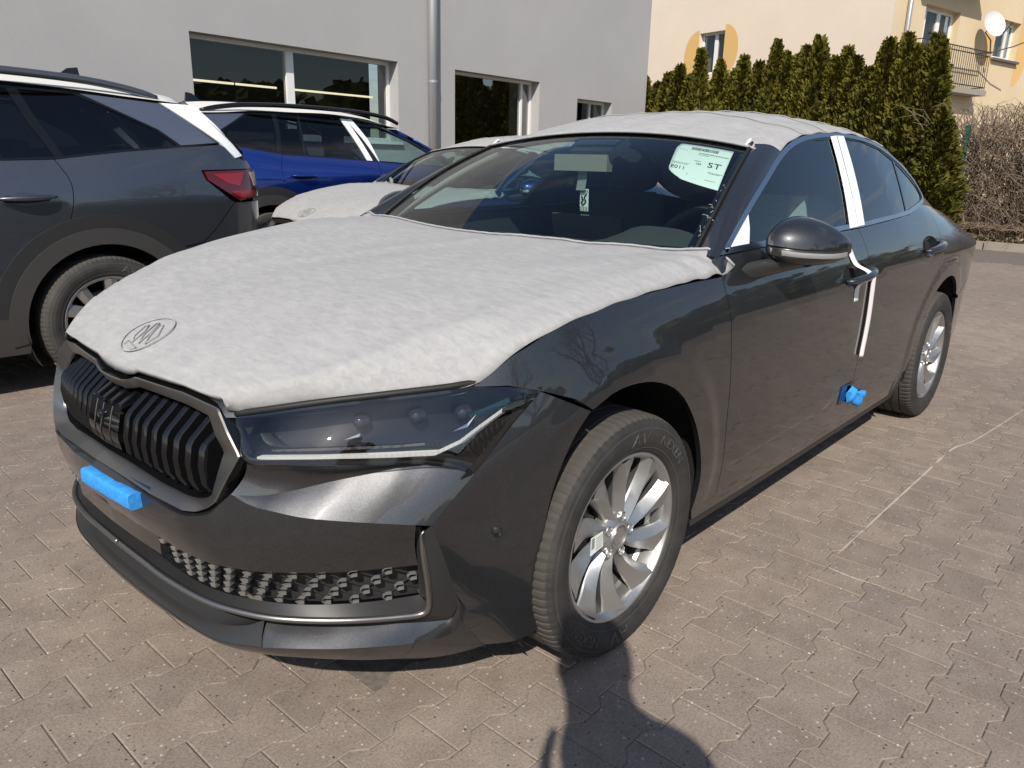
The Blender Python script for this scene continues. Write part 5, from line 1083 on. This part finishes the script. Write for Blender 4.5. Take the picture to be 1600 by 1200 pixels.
# ---------------------------------------------------------------- the two tall SUVs (x rearward from the rear axle, w outward, z up)
sWm = pch([-3.72, -3.6, -3.35, -3.0, -2.6, -2, -.5, 0, .4, .68, .87, .98, 1.04], [.55, .74, .86, .912, .928, .93, .93, .928, .91, .88, .83, .76, .66])
sZt = pch([-3.72, -3.3, -2.8, -2.3, -1.3, -.48, -.18, .18, .69, .95], [.78, .98, 1.05, 1.105, 1.165, 1.203, 1.218, 1.262, 1.312, 1.30])
def sW(x, z):
    zt = sZt(x); w0 = sWm(x); zs = min(1.0, zt-.16); u = max((z-zs)/(zt-zs), 0); w = w0-.075*(.35*u+.65*min(u, 1.5)**2)-.05*max(zs-z, 0)-.25*max(.5-z, 0)**2
    return float(w)
def sG(x, z):
    zt = sZt(x); h = z-zt; return float(sWm(x)-.085-.50*h-.45*h*h)
SDLO = [(-2.42, 1.105), (-2.1, 1.275), (-1.86, 1.405), (-1.5, 1.535), (-1.1, 1.588), (-.6, 1.590), (-.35, 1.583), (0, 1.570), (.374, 1.540), (.50, 1.47), (.70, 1.325), (.45, 1.292), (.139, 1.262), (-.18, 1.222), (-.48, 1.207), (-1.3, 1.168)]
SARC = lambda r, a0, a1, n, cx=0: [(cx+r*cos(radians(a0+(a1-a0)*k/(n-1))), .365+r*sin(radians(a0+(a1-a0)*k/(n-1)))) for k in range(n)]
DTRIM = mat('silver_pillar_panel', (.26, .28, .33), .3, .85, .6); RED = mat('red_lamp', (.085, .003, .006), .15, 0, .8); RED2 = mat('bright_red_lamp', (.26, .008, .012), .2, 0, .8); PINKW = mat('pale_lamp', (.5, .36, .36), .2, 0, .6)
SGLASS = glass('dark_tinted_glass', (.10, .11, .13), .06, 1.15)
def suv(label, loc, rz):
    root = empty('suv', label, 'SUV', None, loc, rz)
    GAPR = [(-.33, 1.575), (-.25, 1.39), (-.175, 1.219), (-.125, 1.10), (-.145, .955), (-.20, .80), (-.22, .74)]; GAPB = [(-1.25, 1.171), (-1.25, .9), (-1.25, .6), (-1.24, .43)]; GAPF = [(-2.28, 1.11), (-2.32, .95), (-2.30, .7), (-2.27, .43)]
    R1 = .42
    gs = lambda P, s=1: [(x+.035+.12*max(0, z-1.2)-(.12 if -1.7 < x < -.9 else 0)*0, z) for x, z in P]; ls = lambda P: [(x+.03+.07*max(0, x-.5)/.4, z) for x, z in P]
    SD = gs(SDLO)
    for sg in (-1, 1):
        fl = sg > 0; L = lambda nm, pl, fn, m, res=.05, off=0, gap=.002, depth=.015, holes=(), par=root, thick=True: lift(nm, pl, sd_(fn, sg, off), m, par, res, depth, gap, holes, fl, thick)
        rd = [(-1.25, 1.171), (-.48, 1.207), *crv(GAPR[2:], 12).tolist(), *SARC(R1+.02, 122, 168, 8), (-.44, .42), (-1.24, .42), *GAPB[1:3][::-1]]; d = L('rear_door', [tuple(p) for p in rd], sW, PAINT_S)
        fd = [GAPF[0], (-1.3, 1.168), (-1.255, 1.170), *GAPB[1:], (-2.26, .42), *GAPF[1:3][::-1]]; d2 = L('front_door', fd, sW, PAINT_S)
        for dd, hx, hz in ((d, -.345, 1.03), (d2, -1.50, 1.0)):
            MB().grid([[(hx+.11*r*cos(a), sg*(sW(hx+.11*r*cos(a), hz+.03*r*sin(a))+.001), hz-.005+.03*r*sin(a)) for a in np.linspace(0, 2*pi, 25)[:-1]] for r in (.05, 1)], True).build('handle_bowl', BLACK, dd, True)
            pts = [(hx-.135+.27*t, sg*(sW(hx-.135+.27*t, hz)+.006+.034*sin(pi*t)**.5), hz+.006*t) for t in np.linspace(0, 1, 13)]; MB().tube(pts, [.007+.016*sin(pi*min(max(t, .02), .98))**.7 for t in np.linspace(0, 1, 13)], 10, flat=.7).build('door_handle', PAINT_S, dd, True)
        q = [*[tuple(p) for p in crv(GAPR[2:], 12)], *SARC(R1+.02, 118, 40, 10), (.42, .735), (.56, .76), (.645, .835), (.785, .985), (.76, .995), (.61, 1.115), (.59, 1.168), (.96, 1.178), (.94, 1.22), (.86, 1.265), (.75, 1.318), (.485, 1.294), (.174, 1.264)]
        L('quarter_panel', q, sW, PAINT_S)
        L('rear_bumper', [(.42, .732), (.56, .757), (.645, .832), (.785, .982), (1.0, .985), (1.03, .80), (1.02, .55), (.43, .52), *SARC(R1+.02, 20, 60, 6)], sW, PAINT_S)
        L('bumper_cladding', [(.43, .515), (1.02, .545), (.99, .32), (.42, .27), *SARC(R1, -15, 20, 5)], sW, PLAST)
        L('front_fender', [(-3.45, .93), (-3.3, .975), (-2.8, 1.04), (-2.28, 1.105), *GAPF[1:], (-2.37, .42), *SARC(R1+.03, 12, 165, 16, -2.79), (-3.45, .6)], sW, PAINT_S, .06)
        L('front_bumper', [(-3.45, .92), (-3.45, .6), (-3.24, .40), (-3.5, .35), (-3.71, .45), (-3.71, .80)], sW, PAINT_S, .05)
        for cx in (0, -2.791):
            L('arch_cladding', [*SARC(.575, 185, -5, 34, cx), *SARC(.50, -5, 185, 34, cx)], sW, PLAST, .05, .006, 0, .01); L('arch_cladding', [*SARC(.503, 190, -8, 34, cx), *SARC(.418, -8, 190, 34, cx)], sW, CLAD, .05, .014, 0, .05)
        L('sill_cladding', [(-2.30, .43), (-.44, .43), (-.41, .30), (-.42, .235), (-2.35, .235), (-2.36, .30)], sW, CLAD, .06, .008, 0, .03)
        gq = [(-.315, 1.565), (-.055, 1.556), (.16, 1.462), (.335, 1.380), (.435, 1.303), (.139, 1.276), (-.165, 1.236), (-.25, 1.40)]; gr1 = [(-.59, 1.572), (-.365, 1.566), (-.30, 1.40), (-.205, 1.232), (-.44, 1.220), (-.50, 1.38)]; gr2 = [(-1.09, 1.571), (-.62, 1.574), (-.53, 1.38), (-.47, 1.219), (-1.235, 1.184), (-1.16, 1.38)]; gf = [(-1.16, 1.569), (-1.5, 1.517), (-1.85, 1.386), (-2.09, 1.255), (-2.33, 1.128), (-1.305, 1.180), (-1.24, 1.38)]
        dp = [(-.028, 1.562), (.374, 1.536), (.48, 1.47), (.685, 1.325), (.455, 1.304), (.345, 1.386), (.163, 1.470)]
        gq, gr1, gr2, gf, dp = [gs(p) for p in (gq, gr1, gr2, gf, dp)]
        L('window_surround', SD, sG, BLACK, .08, 0, 0, .02, [gq, gr1, gr2, gf])
        for nm, g_, m in (('quarter_window', gq, SGLASS), ('rear_window', gr1, SGLASS), ('rear_window', gr2, SGLASS), ('front_window', gf, SIDEGL)): L(nm, inset(g_, -.006), sG, m, .08, -.004, 0, thick=False)
        L('pillar_panel', dp, sG, DTRIM, .05, .005)
        L('pillar_film', gs([(.388, 1.537), (.585, 1.536), (.70, 1.43), (.855, 1.255), (.80, 1.243), (.705, 1.328)]), sG, FILM, .04, .012, 0)
        for p in ([(-1.235, 1.178), (-1.16, 1.573), (-1.095, 1.573), (-1.17, 1.181)], [(-1.318, 1.174), (-1.245, 1.380), (-1.165, 1.571), (-1.232, 1.573), (-1.30, 1.38)]) if sg > 0 else (): L('pillar_film', gs(p), sG, FILM, .06, .008, 0)
        lp = ls([(.56, 1.165), (.905, 1.178), (.935, 1.02), (.745, .99), (.575, 1.112)]); lm = L('tail_lamp', lp, sW, RED, .04, .010)
        L('lamp_stripe', ls([(.60, 1.150), (.80, 1.160), (.755, 1.075), (.68, 1.095)]), sW, RED2, .04, .0125, par=lm); L('lamp_stripe', ls([(.69, 1.05), (.86, 1.055), (.90, 1.02), (.76, 1.004)]), sW, RED2, .04, .0125, par=lm)
        L('reverse_lens', ls([(.835, 1.160), (.900, 1.168), (.918, 1.085), (.86, 1.075)]), sW, PINKW, .03, .0125, par=lm)
        MB().tube([(x, sg*(.645+.0*x), z) for x, z in crv([(-1.70, 1.555), (-1.55, 1.605), (-1.2, 1.64), (-.5, 1.652), (.05, 1.634), (.34, 1.595), (.46, 1.560)], 30)], .016, 8, flat=1.3).build('roof_rail', RAILM, root, True)
        m = MB(); m.lathe([(.001, -.12), (.07, -.10), (.10, 0), (.10, .08), (.04, .11)], 16, 'y', (-2.15, sg*1.03, 1.14)); m.tube([(-2.12, sg*.88, 1.08), (-2.13, sg*.98, 1.10)], .03, 8); m.build('wing_mirror', PLAST2, root, True)
    P_ = []
    for xr, zr, xc, zc in crv([(-1.86, 1.41, -1.70, 1.56), (-1.5, 1.540, -1.40, 1.628), (-1.1, 1.593, -1.0, 1.668), (-.6, 1.595, -.5, 1.68), (0, 1.575, .1, 1.665), (.35, 1.545, .42, 1.635), (.56, 1.53, .64, 1.605)], 26):
        wr = sG(xr, zr)+.006; P_.append([(xc+(xr-xc)*abs(s)**2, s*wr, zr+(zc-zr)*(1-abs(s)**2.6)) for s in np.linspace(-1, 1, 31)])
    rf = MB().grid(P_).build('roof_panel', PAINT_S, root, True)
    P2_ = [[(p[0], p[1]*1.004, p[2]+.010+(.002*sin(9*p[0]+4*p[1]))) for p in r] for r in P_[2:]]; P2_.append([(p[0]+.035, p[1], p[2]-.035) for p in P2_[-1]]); MB().grid(P2_).build('roof_film', FLEECE2, root, True)
    fin = MB(); c = [(.10, 0), (.20, .075), (.26, .085), (.27, 0)]
    fin.add([(x, y*(.018 if z < .04 else .006), 1.665+z) for y in (-1, 1) for x, z in c], [(0, 1, 2, 3), (7, 6, 5, 4), (0, 4, 5, 1), (1, 5, 6, 2), (2, 6, 7, 3)]).build('antenna_fin', BLACK, root)
    # tailgate, windscreen, bonnet, nose
    zz = [.30, .5, .8, 1.0, 1.2, 1.3]; xe = [.98, 1.035, 1.05, 1.03, .97, .92]
    def endx(z): return float(np.interp(z, zz, xe))
    rows = [[(endx(z)+.10*(1-abs(s)**2.2)-.05*abs(s)**6, s*(sW(min(endx(z)-.02, 1.02), z) if z < 1.26 else sG(.80, z)+.01), z) for s in np.linspace(-1, 1, 25)] for z in np.linspace(.30, 1.27, 14)]
    MB().grid(rows).build('tailgate', PAINT_S, root, True)
    rw = [[(.90+.10*(1-abs(s)**2.2)-(z-1.27)*1.0, s*(sG(.80-(z-1.27)*.9, z)+.002), z) for s in np.linspace(-1, 1, 21)] for z in np.linspace(1.27, 1.56, 6)]; MB().grid(rw).build('rear_screen', SGLASS, root, True)
    ws = [[(-2.55+(.84)*t+.15*(abs(s)**2)-.05*sin(pi*t), s*(.78-.17*t), 1.12+.44*t-.06*abs(s)**2*t) for s in np.linspace(-1, 1, 21)] for t in np.linspace(0, 1, 9)]; MB().grid(ws).build('windscreen', WSCREEN, root, True)
    for sg in (-1, 1):
        a = [V((-2.55+.84*t+.15-.05*sin(pi*t), sg*(.78-.17*t), 1.12+.44*t-.06*t)) for t in np.linspace(0, 1, 9)]; b = [V((x, sg*(sG(x, z)+.004), z)) for x, z in crv([(-2.46, 1.09), (-2.1, 1.275), (-1.86, 1.405), (-1.75, 1.45)], 9)]
        MB().grid([a, [(p+q)/2+V((-.015, sg*.02, .02)) for p, q in zip(a, b)], b]).build('windscreen_pillar', PAINT_S, root, True)
    bn = [[(x, s*(sW(x, sZt(x)-.02)-.004), sZt(x)-.012+.06*(1-abs(s)**3)) for s in np.linspace(-1, 1, 21)] for x in np.linspace(-3.62, -2.40, 14)]; MB().grid(bn).build('bonnet', PAINT_S, root, True)
    ns = [[(-3.69-.10*(1-abs(s)**2.5), s*.62, z) for s in np.linspace(-1, 1, 13)] for z in np.linspace(.32, .90, 8)]; MB().grid(ns).build('front_bumper', PAINT_S, root, True)
    MB().grid([[(-3.80+.10*abs(s)**2, s*.5, z) for s in np.linspace(-1, 1, 11)] for z in (.62, .85)]).build('grille', BLACK, root, True)
    sh = MB()
    for sg in (-1, 1):
        for x0, x1, z0, z1 in ((-2.37, -.43, .25, 1.13), (-.43, .43, .80, 1.18), (.43, .85, .35, 1.2), (-3.22, -2.37, .8, 1.0), (-3.6, -3.22, .4, .85)): sh.grid([[(x, sg*(sW(x, z)-.03), z) for z in np.linspace(z0, z1, 7)] for x in np.linspace(x0, x1, 9)])
        for cx in (0, -2.791):
            an = np.linspace(-.5, pi+.5, 30); sh.grid([[(cx+.43*cos(a), sg*d, .365+.43*sin(a)) for d in (.905, .6)] for a in an]); sh.add([(cx+.43*cos(a), sg*.6, .365+.43*sin(a)) for a in an], [tuple(range(30))])
    sh.box((-1.3, 0, .28), (4.4, 1.5, .06)); sh.build('body_shell', DARK, root)
    cb = MB(); cb.box((-.9, 0, .62), (2.6, 1.5, .06)).box((-2.15, 0, 1.02), (.45, 1.5, .18)); cb.box((.55, 0, .95), (.5, 1.4, .06)); cb.build('cabin_floor', CABIN, root)
    MB().grid([[(x, y, z-.05) for y in np.linspace(-.6, .6, 5)] for x, z in ((-1.75, 1.56), (-1.0, 1.65), (0, 1.64), (.5, 1.6))]).build('headliner', HEADL, root, True)
    for x, y, cov in ((-1.25, -.4, True), (-1.25, .4, True), (-.35, 0, False)):
        s = MB(); w = .25 if abs(y) > 0 else .62; rows = []
        for z, dx, k in ((.7, 0, 1), (.95, .06, 1), (1.18, .12, .92), (1.30, .15, .7), (1.32, .15, .4)): rows.append([(x+dx+.07*sin(a), y+w*k*abs(cos(a))**.6*(1 if cos(a) > 0 else -1), z) for a in np.linspace(0, 2*pi, 21)[:-1]])
        s.grid(rows, True); s.add(rows[-1], [tuple(range(20))]); so_ = s.build('seat', SEAT, root, True, 60)
        if cov: MB().box((x+.20, y, 1.40), (.10, .24, .17)).build('headrest', SEAT, so_); MB().grid([[(p[0]+.008*(1 if p[0] > x+.1 else -1), y+(p[1]-y)*1.04, p[2]+.008) for p in r] for r in rows[1:]], True).build('seat_cover', FLEECE, so_, True)
    for i, (x, sg) in enumerate(((0, -1), (-2.791, -1), (0, 1), (-2.791, 1))): add_wheel(root, x, sg*.905, .358, .3+i, 0, 1.08, WH2)
    return root
RAILM = mat('rail_grey', (.16, .17, .19), .3, .8); FLEECE2 = mat('white_roof_film', (.62, .61, .59), .6)
def two_tone_rim():
    r = bpy.data.meshes.new('rim'); m = MB(); m.lathe([(.226, .012), (.2315, .002), (.2315, -.003), (.228, -.005), (.214, .008), (.209, .05), (.203, .12), (.209, .195)], 72)
    for k in range(5):
        for dd in (-.20, .20):
            th = 2*pi*k/5+dd*.8+.3; rows = []
            for t in np.linspace(0, 1, 7):
                rr = .04+.178*t; th2 = th+dd*.55*t; hw = .022+.012*t; c, s = cos(th2), sin(th2); b = .022-.018*t; rows.append([(rr*c+hw*s, b+.03, rr*s-hw*c), (rr*c+hw*.95*s, b+.004, rr*s-hw*.95*c), (rr*c, b-.004, rr*s), (rr*c-hw*.95*s, b+.004, rr*s+hw*.95*c), (rr*c-hw*s, b+.03, rr*s+hw*c)])
            m.grid(rows)
    m.lathe([(.001, .012), (.03, .012), (.034, .010), (.06, .024), (.062, .06)], 32)
    r.from_pydata([tuple(map(float, v)) for v in m.v], [], m.f); r.materials.append(ALLOY); r.shade_smooth(); r.set_sharp_from_angle(angle=radians(25)); return r
WH2 = [(n, me) for n, me in WH if n != 'rim']+[('rim', two_tone_rim())]
g_suv = suv('slate grey SUV with black arch cladding and red tail lamp at the left edge', (.146, 2.572+.93*cos(radians(-2.5)), .0), radians(-2.5))
def recolour(o, a, b):
    for i, s in enumerate(o.material_slots):
        if s.material == a: s.link = 'OBJECT'; s.material = b
    for c in o.children: recolour(c, a, b)
b_suv = copy_tree(g_suv); b_suv['label'] = 'bright blue SUV with white roof film parked against the grey showroom wall'; b_suv.location = (2.27, 4.47+.93, .05); b_suv.rotation_euler = (0, 0, pi); recolour(b_suv, PAINT_S, PAINT_B); recolour(b_suv, RAILM, BLACK)
# the second saloon, also under fleece, behind the first
car2 = copy_tree(car); car2['label'] = 'second saloon under white fleece sheets, half hidden behind the graphite one'; car2.location = (2.66, 3.34, 0)
DB = paint('dark_blue_paint', (.012, .03, .11)); recolour(car2, PAINT, DB)
for src, lb in ((fb_, 'white fleece sheet over the bonnet of the saloon parked behind'), (rc, 'white fleece sheet over the roof of the saloon parked behind')):
    c = copy_tree(src); c.location = (2.66, 3.34, 0); c['label'] = lb
# ---------------------------------------------------------------- papers in the windscreen, hanging tag
def ws_n(t, s):
    e = 1e-3; n = (ws_pt(t, s+e)-ws_pt(t, s-e)).cross(ws_pt(t+e, s)-ws_pt(t-e, s)).normalized(); return n if n.z > 0 else -n
PT = np.array([[(.885, -.555), (.885, -.915)], [(.525, -.665), (.48, -.955)]])
def pp(a, b, off=0):
    t, s = (PT[0, 0]*(1-a)+PT[0, 1]*a)*(1-b)+(PT[1, 0]*(1-a)+PT[1, 1]*a)*b; return ws_pt(t, s)-ws_n(t, s)*(.008+.018*a*0-off)
sh = MB(); rows = []
for b in np.linspace(0, 1, 15):
    a0 = .05*max(0, 1-b*7)+.30*max(0, (b-.72)/.28)**2; bb = b-.0*b; rows.append([pp(a0+(1-a0)*a, b-.05*sst(.7, 1, b)*(1-a)**2) for a in np.linspace(0, 1, 13)])
sh.grid(rows); paper = sh.build('paper_sheet', PAPER, None, True); solidify(paper, .0004); tag(paper, 'pale paper sheet with barcode and ST lettering behind the windscreen corner', 'paper sheet')
def on_paper(vs, ca, cb, m=.0012): return [pp(ca+x, cb-y, m) for x, y, *_ in vs]
ink = MB(); g = np.random.default_rng(3)
x = .28
while x < .76:
    w = g.choice([.004, .007, .011]); ink.add([pp(x, .075, .0012), pp(x+w, .075, .0012), pp(x+w, .155, .0012), pp(x, .155, .0012)], [(0, 1, 2, 3)]); x += w+g.choice([.004, .006, .009])
ink.build('barcode', INK, paper)
for txt, sz, ca, cb, nm in (('ST', .20, .79, .50, 'lettering'), ('E011', .125, .17, .69, 'lettering')):
    vs, fs = text_mesh(txt, sz); MB().add(on_paper([(v[0]*1.15, v[1]*.92) for v in vs], ca, cb), fs).build(nm, INK, paper)
ink = MB()
for ca, cb, L, h in ((.45, .215, .52, .022), (.44, .265, .20, .012), (.08, .16, .02, .02), (.14, .17, .02, .02), (.20, .185, .02, .02), (.03, .555, .34, .010), (.03, .585, .30, .010), (.72, .665, .26, .012), (.74, .69, .2, .010), (.42, .44, .12, .02), (.47, .50, .09, .035), (.36, .80, .03, .012), (.72, .85, .2, .010)):
    x = ca
    while x < ca+L:
        w = g.uniform(.008, .03); w = min(w, ca+L-x); ink.add([pp(x, cb, .0012), pp(x+w, cb, .0012), pp(x+w, cb+h, .0012), pp(x, cb+h, .0012)], [(0, 1, 2, 3)]); x += w+.008
ink.build('small_print', INKG, paper)
lab = MB(); lab.grid([[ws_pt(t, s)+ws_n(t, s)*.004 for s in np.linspace(.115, .025, 7)] for t in np.linspace(.965, .925, 3)]); lb = lab.build('label_sticker', FILM, None, True); tag(lb, 'small white printed label at the top middle of the windscreen', 'label')
vs, fs = text_mesh('1118', .011); MB().add([ws_pt(.945+v[1]*1.9, .07-v[0]*1.7)+ws_n(.945, .07)*.0052 for v in vs], fs).build('print', INKG, lb)
tg = empty('hanging_tag', 'two part paper tag hanging from the interior mirror behind the windscreen', 'tag', None, (.962, .035, 1.235))
MB().grid([[(.004*sin(3*k), y+.008*k, -.078*k) for y in (-.022, .022)] for k in np.linspace(0, 1, 6)]).build('upper_card', mat('grey_card', (.20, .22, .22), .6), tg)
cd = MB().grid([[(.012+.022*k, y-.004+.014*k, -.072-.088*k) for y in (-.021, .021)] for k in np.linspace(0, 1, 6)]).build('lower_card', PAPER, tg)
ink = MB(); sq = lambda y, k: V((.0105+.022*k-.001, y-.004+.014*k, -.072-.088*k))
for P_, r in (([(-.012, .22), (-.002, .40), (-.010, .55), (.004, .70), (.010, .62), (.006, .45), (.012, .38)], .0028), ([(.012, .30), (.004, .52), (.014, .60)], .0022)): ink.tube([sq(*p) for p in crv(P_, 20)], r, 5)
for k in (.05, .10, .14, .80, .88, .93):
    for y in np.arange(-.018, .017, .008): ink.add([sq(y, k), sq(y+.005, k), sq(y+.005, k+.03), sq(y, k+.03)], [(0, 1, 2, 3)])
ink.build('print', INK, cd)
# scraps of torn fleece thread along the pillar
th_ = MB(); g = np.random.default_rng(8)
for _ in range(16):
    t = g.uniform(.02, .5); p = ws_pt(t, -.985)+ws_n(t, -.98)*.006; d = V((g.normal(), g.normal(), g.normal()))*.008; th_.tube([p, p+d*.6+V((0, 0, .004)), p+d+V((g.normal(), g.normal(), 0))*.004], .0003, 3, False)
tag(th_.build('loose_threads', PAPER), kind='stuff')

# ---------------------------------------------------------------- the person taking the picture: only the shadow is seen
def person():
    Lx, Ly = cos(SUN_AZ), sin(SUN_AZ); px, py = CAM[0]-.21*Lx+.105*Ly, CAM[1]-.21*Ly-.105*Lx
    root = empty('person', 'person standing with a raised phone, casting the shadow beside the front wheel', 'person', None, (px, py, 0), yaw)
    J = [((0, 0, .98), (.15, .11)), ((-.01, 0, 1.15), (.145, .105)), ((-.01, 0, 1.33), (.17, .115)), ((-.02, 0.01, 1.47), (.10, .09)), ((-.01, .045, 1.57), (.075, .075)), ((.01, .06, 1.66), (.085, .098)), ((.02, .06, 1.745), (.088, .10)), ((.01, .06, 1.81), (.06, .07))]; E = [(0, 1), (1, 2), (2, 3), (3, 4), (4, 5), (5, 6), (6, 7)]
    hp = V((.105, -.03, 1.245))                         # where the hands meet the phone
    for s in (-1, 1):
        b = len(J); J += [((-.01, -.155 if s < 0 else .085, 1.445 if s < 0 else 1.37), (.07, .07)), ((-.03, -.20 if s < 0 else .15, 1.20), (.055, .055)), ((.04, s*.10+.06, 1.20), (.037, .037)), ((.085, s*.075+.07, 1.225), (.028, .022))]; E += [(3, b), (b, b+1), (b+1, b+2), (b+2, b+3)]
        for k in range(5):
            f = len(J); z = 1.255-.016*k if k < 4 else 1.21; J += [((.108, s*.068+.07, z), (.0095,)*2), ((.118, s*.052+.07, z+.008), (.009,)*2), ((.116, s*.034+.07, z+(.010 if k < 4 else -.004)), (.008,)*2)]; E += [(b+3, f), (f, f+1), (f+1, f+2)]
        if s > 0:
            f = len(J); J += [((.10, .152, 1.29), (.016,)*2), ((.095, .155, 1.35), (.014,)*2), ((.10, .140, 1.425), (.011,)*2)]; E += [(b+3, f), (f, f+1), (f+1, f+2)]
        b = len(J); J += [((0, s*.10, .90), (.10, .10)), ((.02, s*.115, .50), (.065, .065)), ((-.01, s*.12, .10), (.046, .05)), ((.05, s*.13, .045), (.045, .045)), ((.15, s*.145, .035), (.04, .034))]; E += [(0, b), (b, b+1), (b+1, b+2), (b+2, b+3), (b+3, b+4)]
    me = bpy.data.meshes.new('body'); me.from_pydata([j[0] for j in J], E, []); o = bpy.data.objects.new('body', me); COL.objects.link(o)
    o.modifiers.new('skin', 'SKIN'); sv = me.skin_vertices[0].data
    for v, j in zip(sv, J): v.radius = j[1]; v.use_root = False
    sv[0].use_root = True
    sb = o.modifiers.new('sub', 'SUBSURF'); sb.levels = sb.render_levels = 2
    dg = bpy.context.evaluated_depsgraph_get(); dg.update(); m2 = bpy.data.meshes.new_from_object(o.evaluated_get(dg)); bpy.data.objects.remove(o); m2.name = 'body'
    m2.materials.clear()
    for m in (mat('skin', (.45, .27, .19), .6), mat('navy_jacket', (.03, .035, .05), .9), mat('jeans', (.05, .06, .09), .9), mat('shoe', (.02, .02, .02), .6)): m2.materials.append(m)
    for p in m2.polygons:
        c = p.center; p.material_index = 0 if (c.z > 1.565 or (c.x > .075 and c.z > 1.1)) else 1 if c.z > .95 else 2 if c.z > .09 else 3
    m2.shade_smooth(); bd = obj('body', m2, root)
    h = MB(); h.grid([[(-.002+r*1.05*cos(a)*.102-.012, r*sin(a)*.092+.06, z+.01) for a in np.linspace(0, 2*pi, 25)[:-1]] for r, z in ((.55, 1.60), (.95, 1.66), (1.06, 1.73), (1.0, 1.79), (.6, 1.83), (.1, 1.842))], True); h.v = [(min(x, .062) if z < 1.775 else x, y, z) for x, y, z in h.v]; h.build('hair', mat('dark_hair', (.03, .022, .016), .8), bd, True)
    f = MB()
    for s in (-1, 1): f.lathe([(.001, .012), (.008, .010), (.011, .002)], 12, 'x', (.098, s*.034+.06, 1.725))
    f.build('eye', mat('eye_white', (.6, .6, .6), .3), bd, True); f = MB(); f.tube([(.105, .06, 1.745), (.122, .06, 1.715), (.128, .06, 1.692), (.108, .06, 1.684)], [.008, .011, .016, .010], 8); f.build('nose', m2.materials[0], bd, True)
    MB().tube([(.104, .036, 1.655), (.110, .06, 1.653), (.104, .084, 1.655)], [.004, .007, .004], 8).build('mouth', mat('lips', (.35, .14, .12), .5), bd, True)
    f = MB()
    for s in (-1, 1): f.lathe([(.001, 0), (.028, .004), (.03, .014), (.012, .02)], 12, 'y', (.0, s*.088+.05, 1.71))
    f.build('ear', m2.materials[0], bd, True)
    # phone just behind the view point
    ph = tag(MB().box((0, 0, 0), (.008, .155, .076)).build('phone', BLACK), 'black phone held up in both hands by the person', 'phone'); q = V(CAM)-fw*.012-rt*(-.062)-up*.026
    ph.matrix_world = Matrix.Translation(q) @ Matrix((fw, -rt, up)).transposed().to_4x4()
    MB().lathe([(.001, .001), (.009, .001), (.010, -.001)], 16, 'x', (-.0055, -.05, .02)).build('camera_lens', DCHROME, ph)
person()

tag(sand([(3.38, -1.27), (2.58, -1.188), (2.41, -1.145), (1.91, -1.134), (1.43, -1.128), (.96, -1.122)], .006, 1), None)
tag(sand([(.852, -1.108), (.838, -1.21), (.845, -1.307)], .006, 2), None)
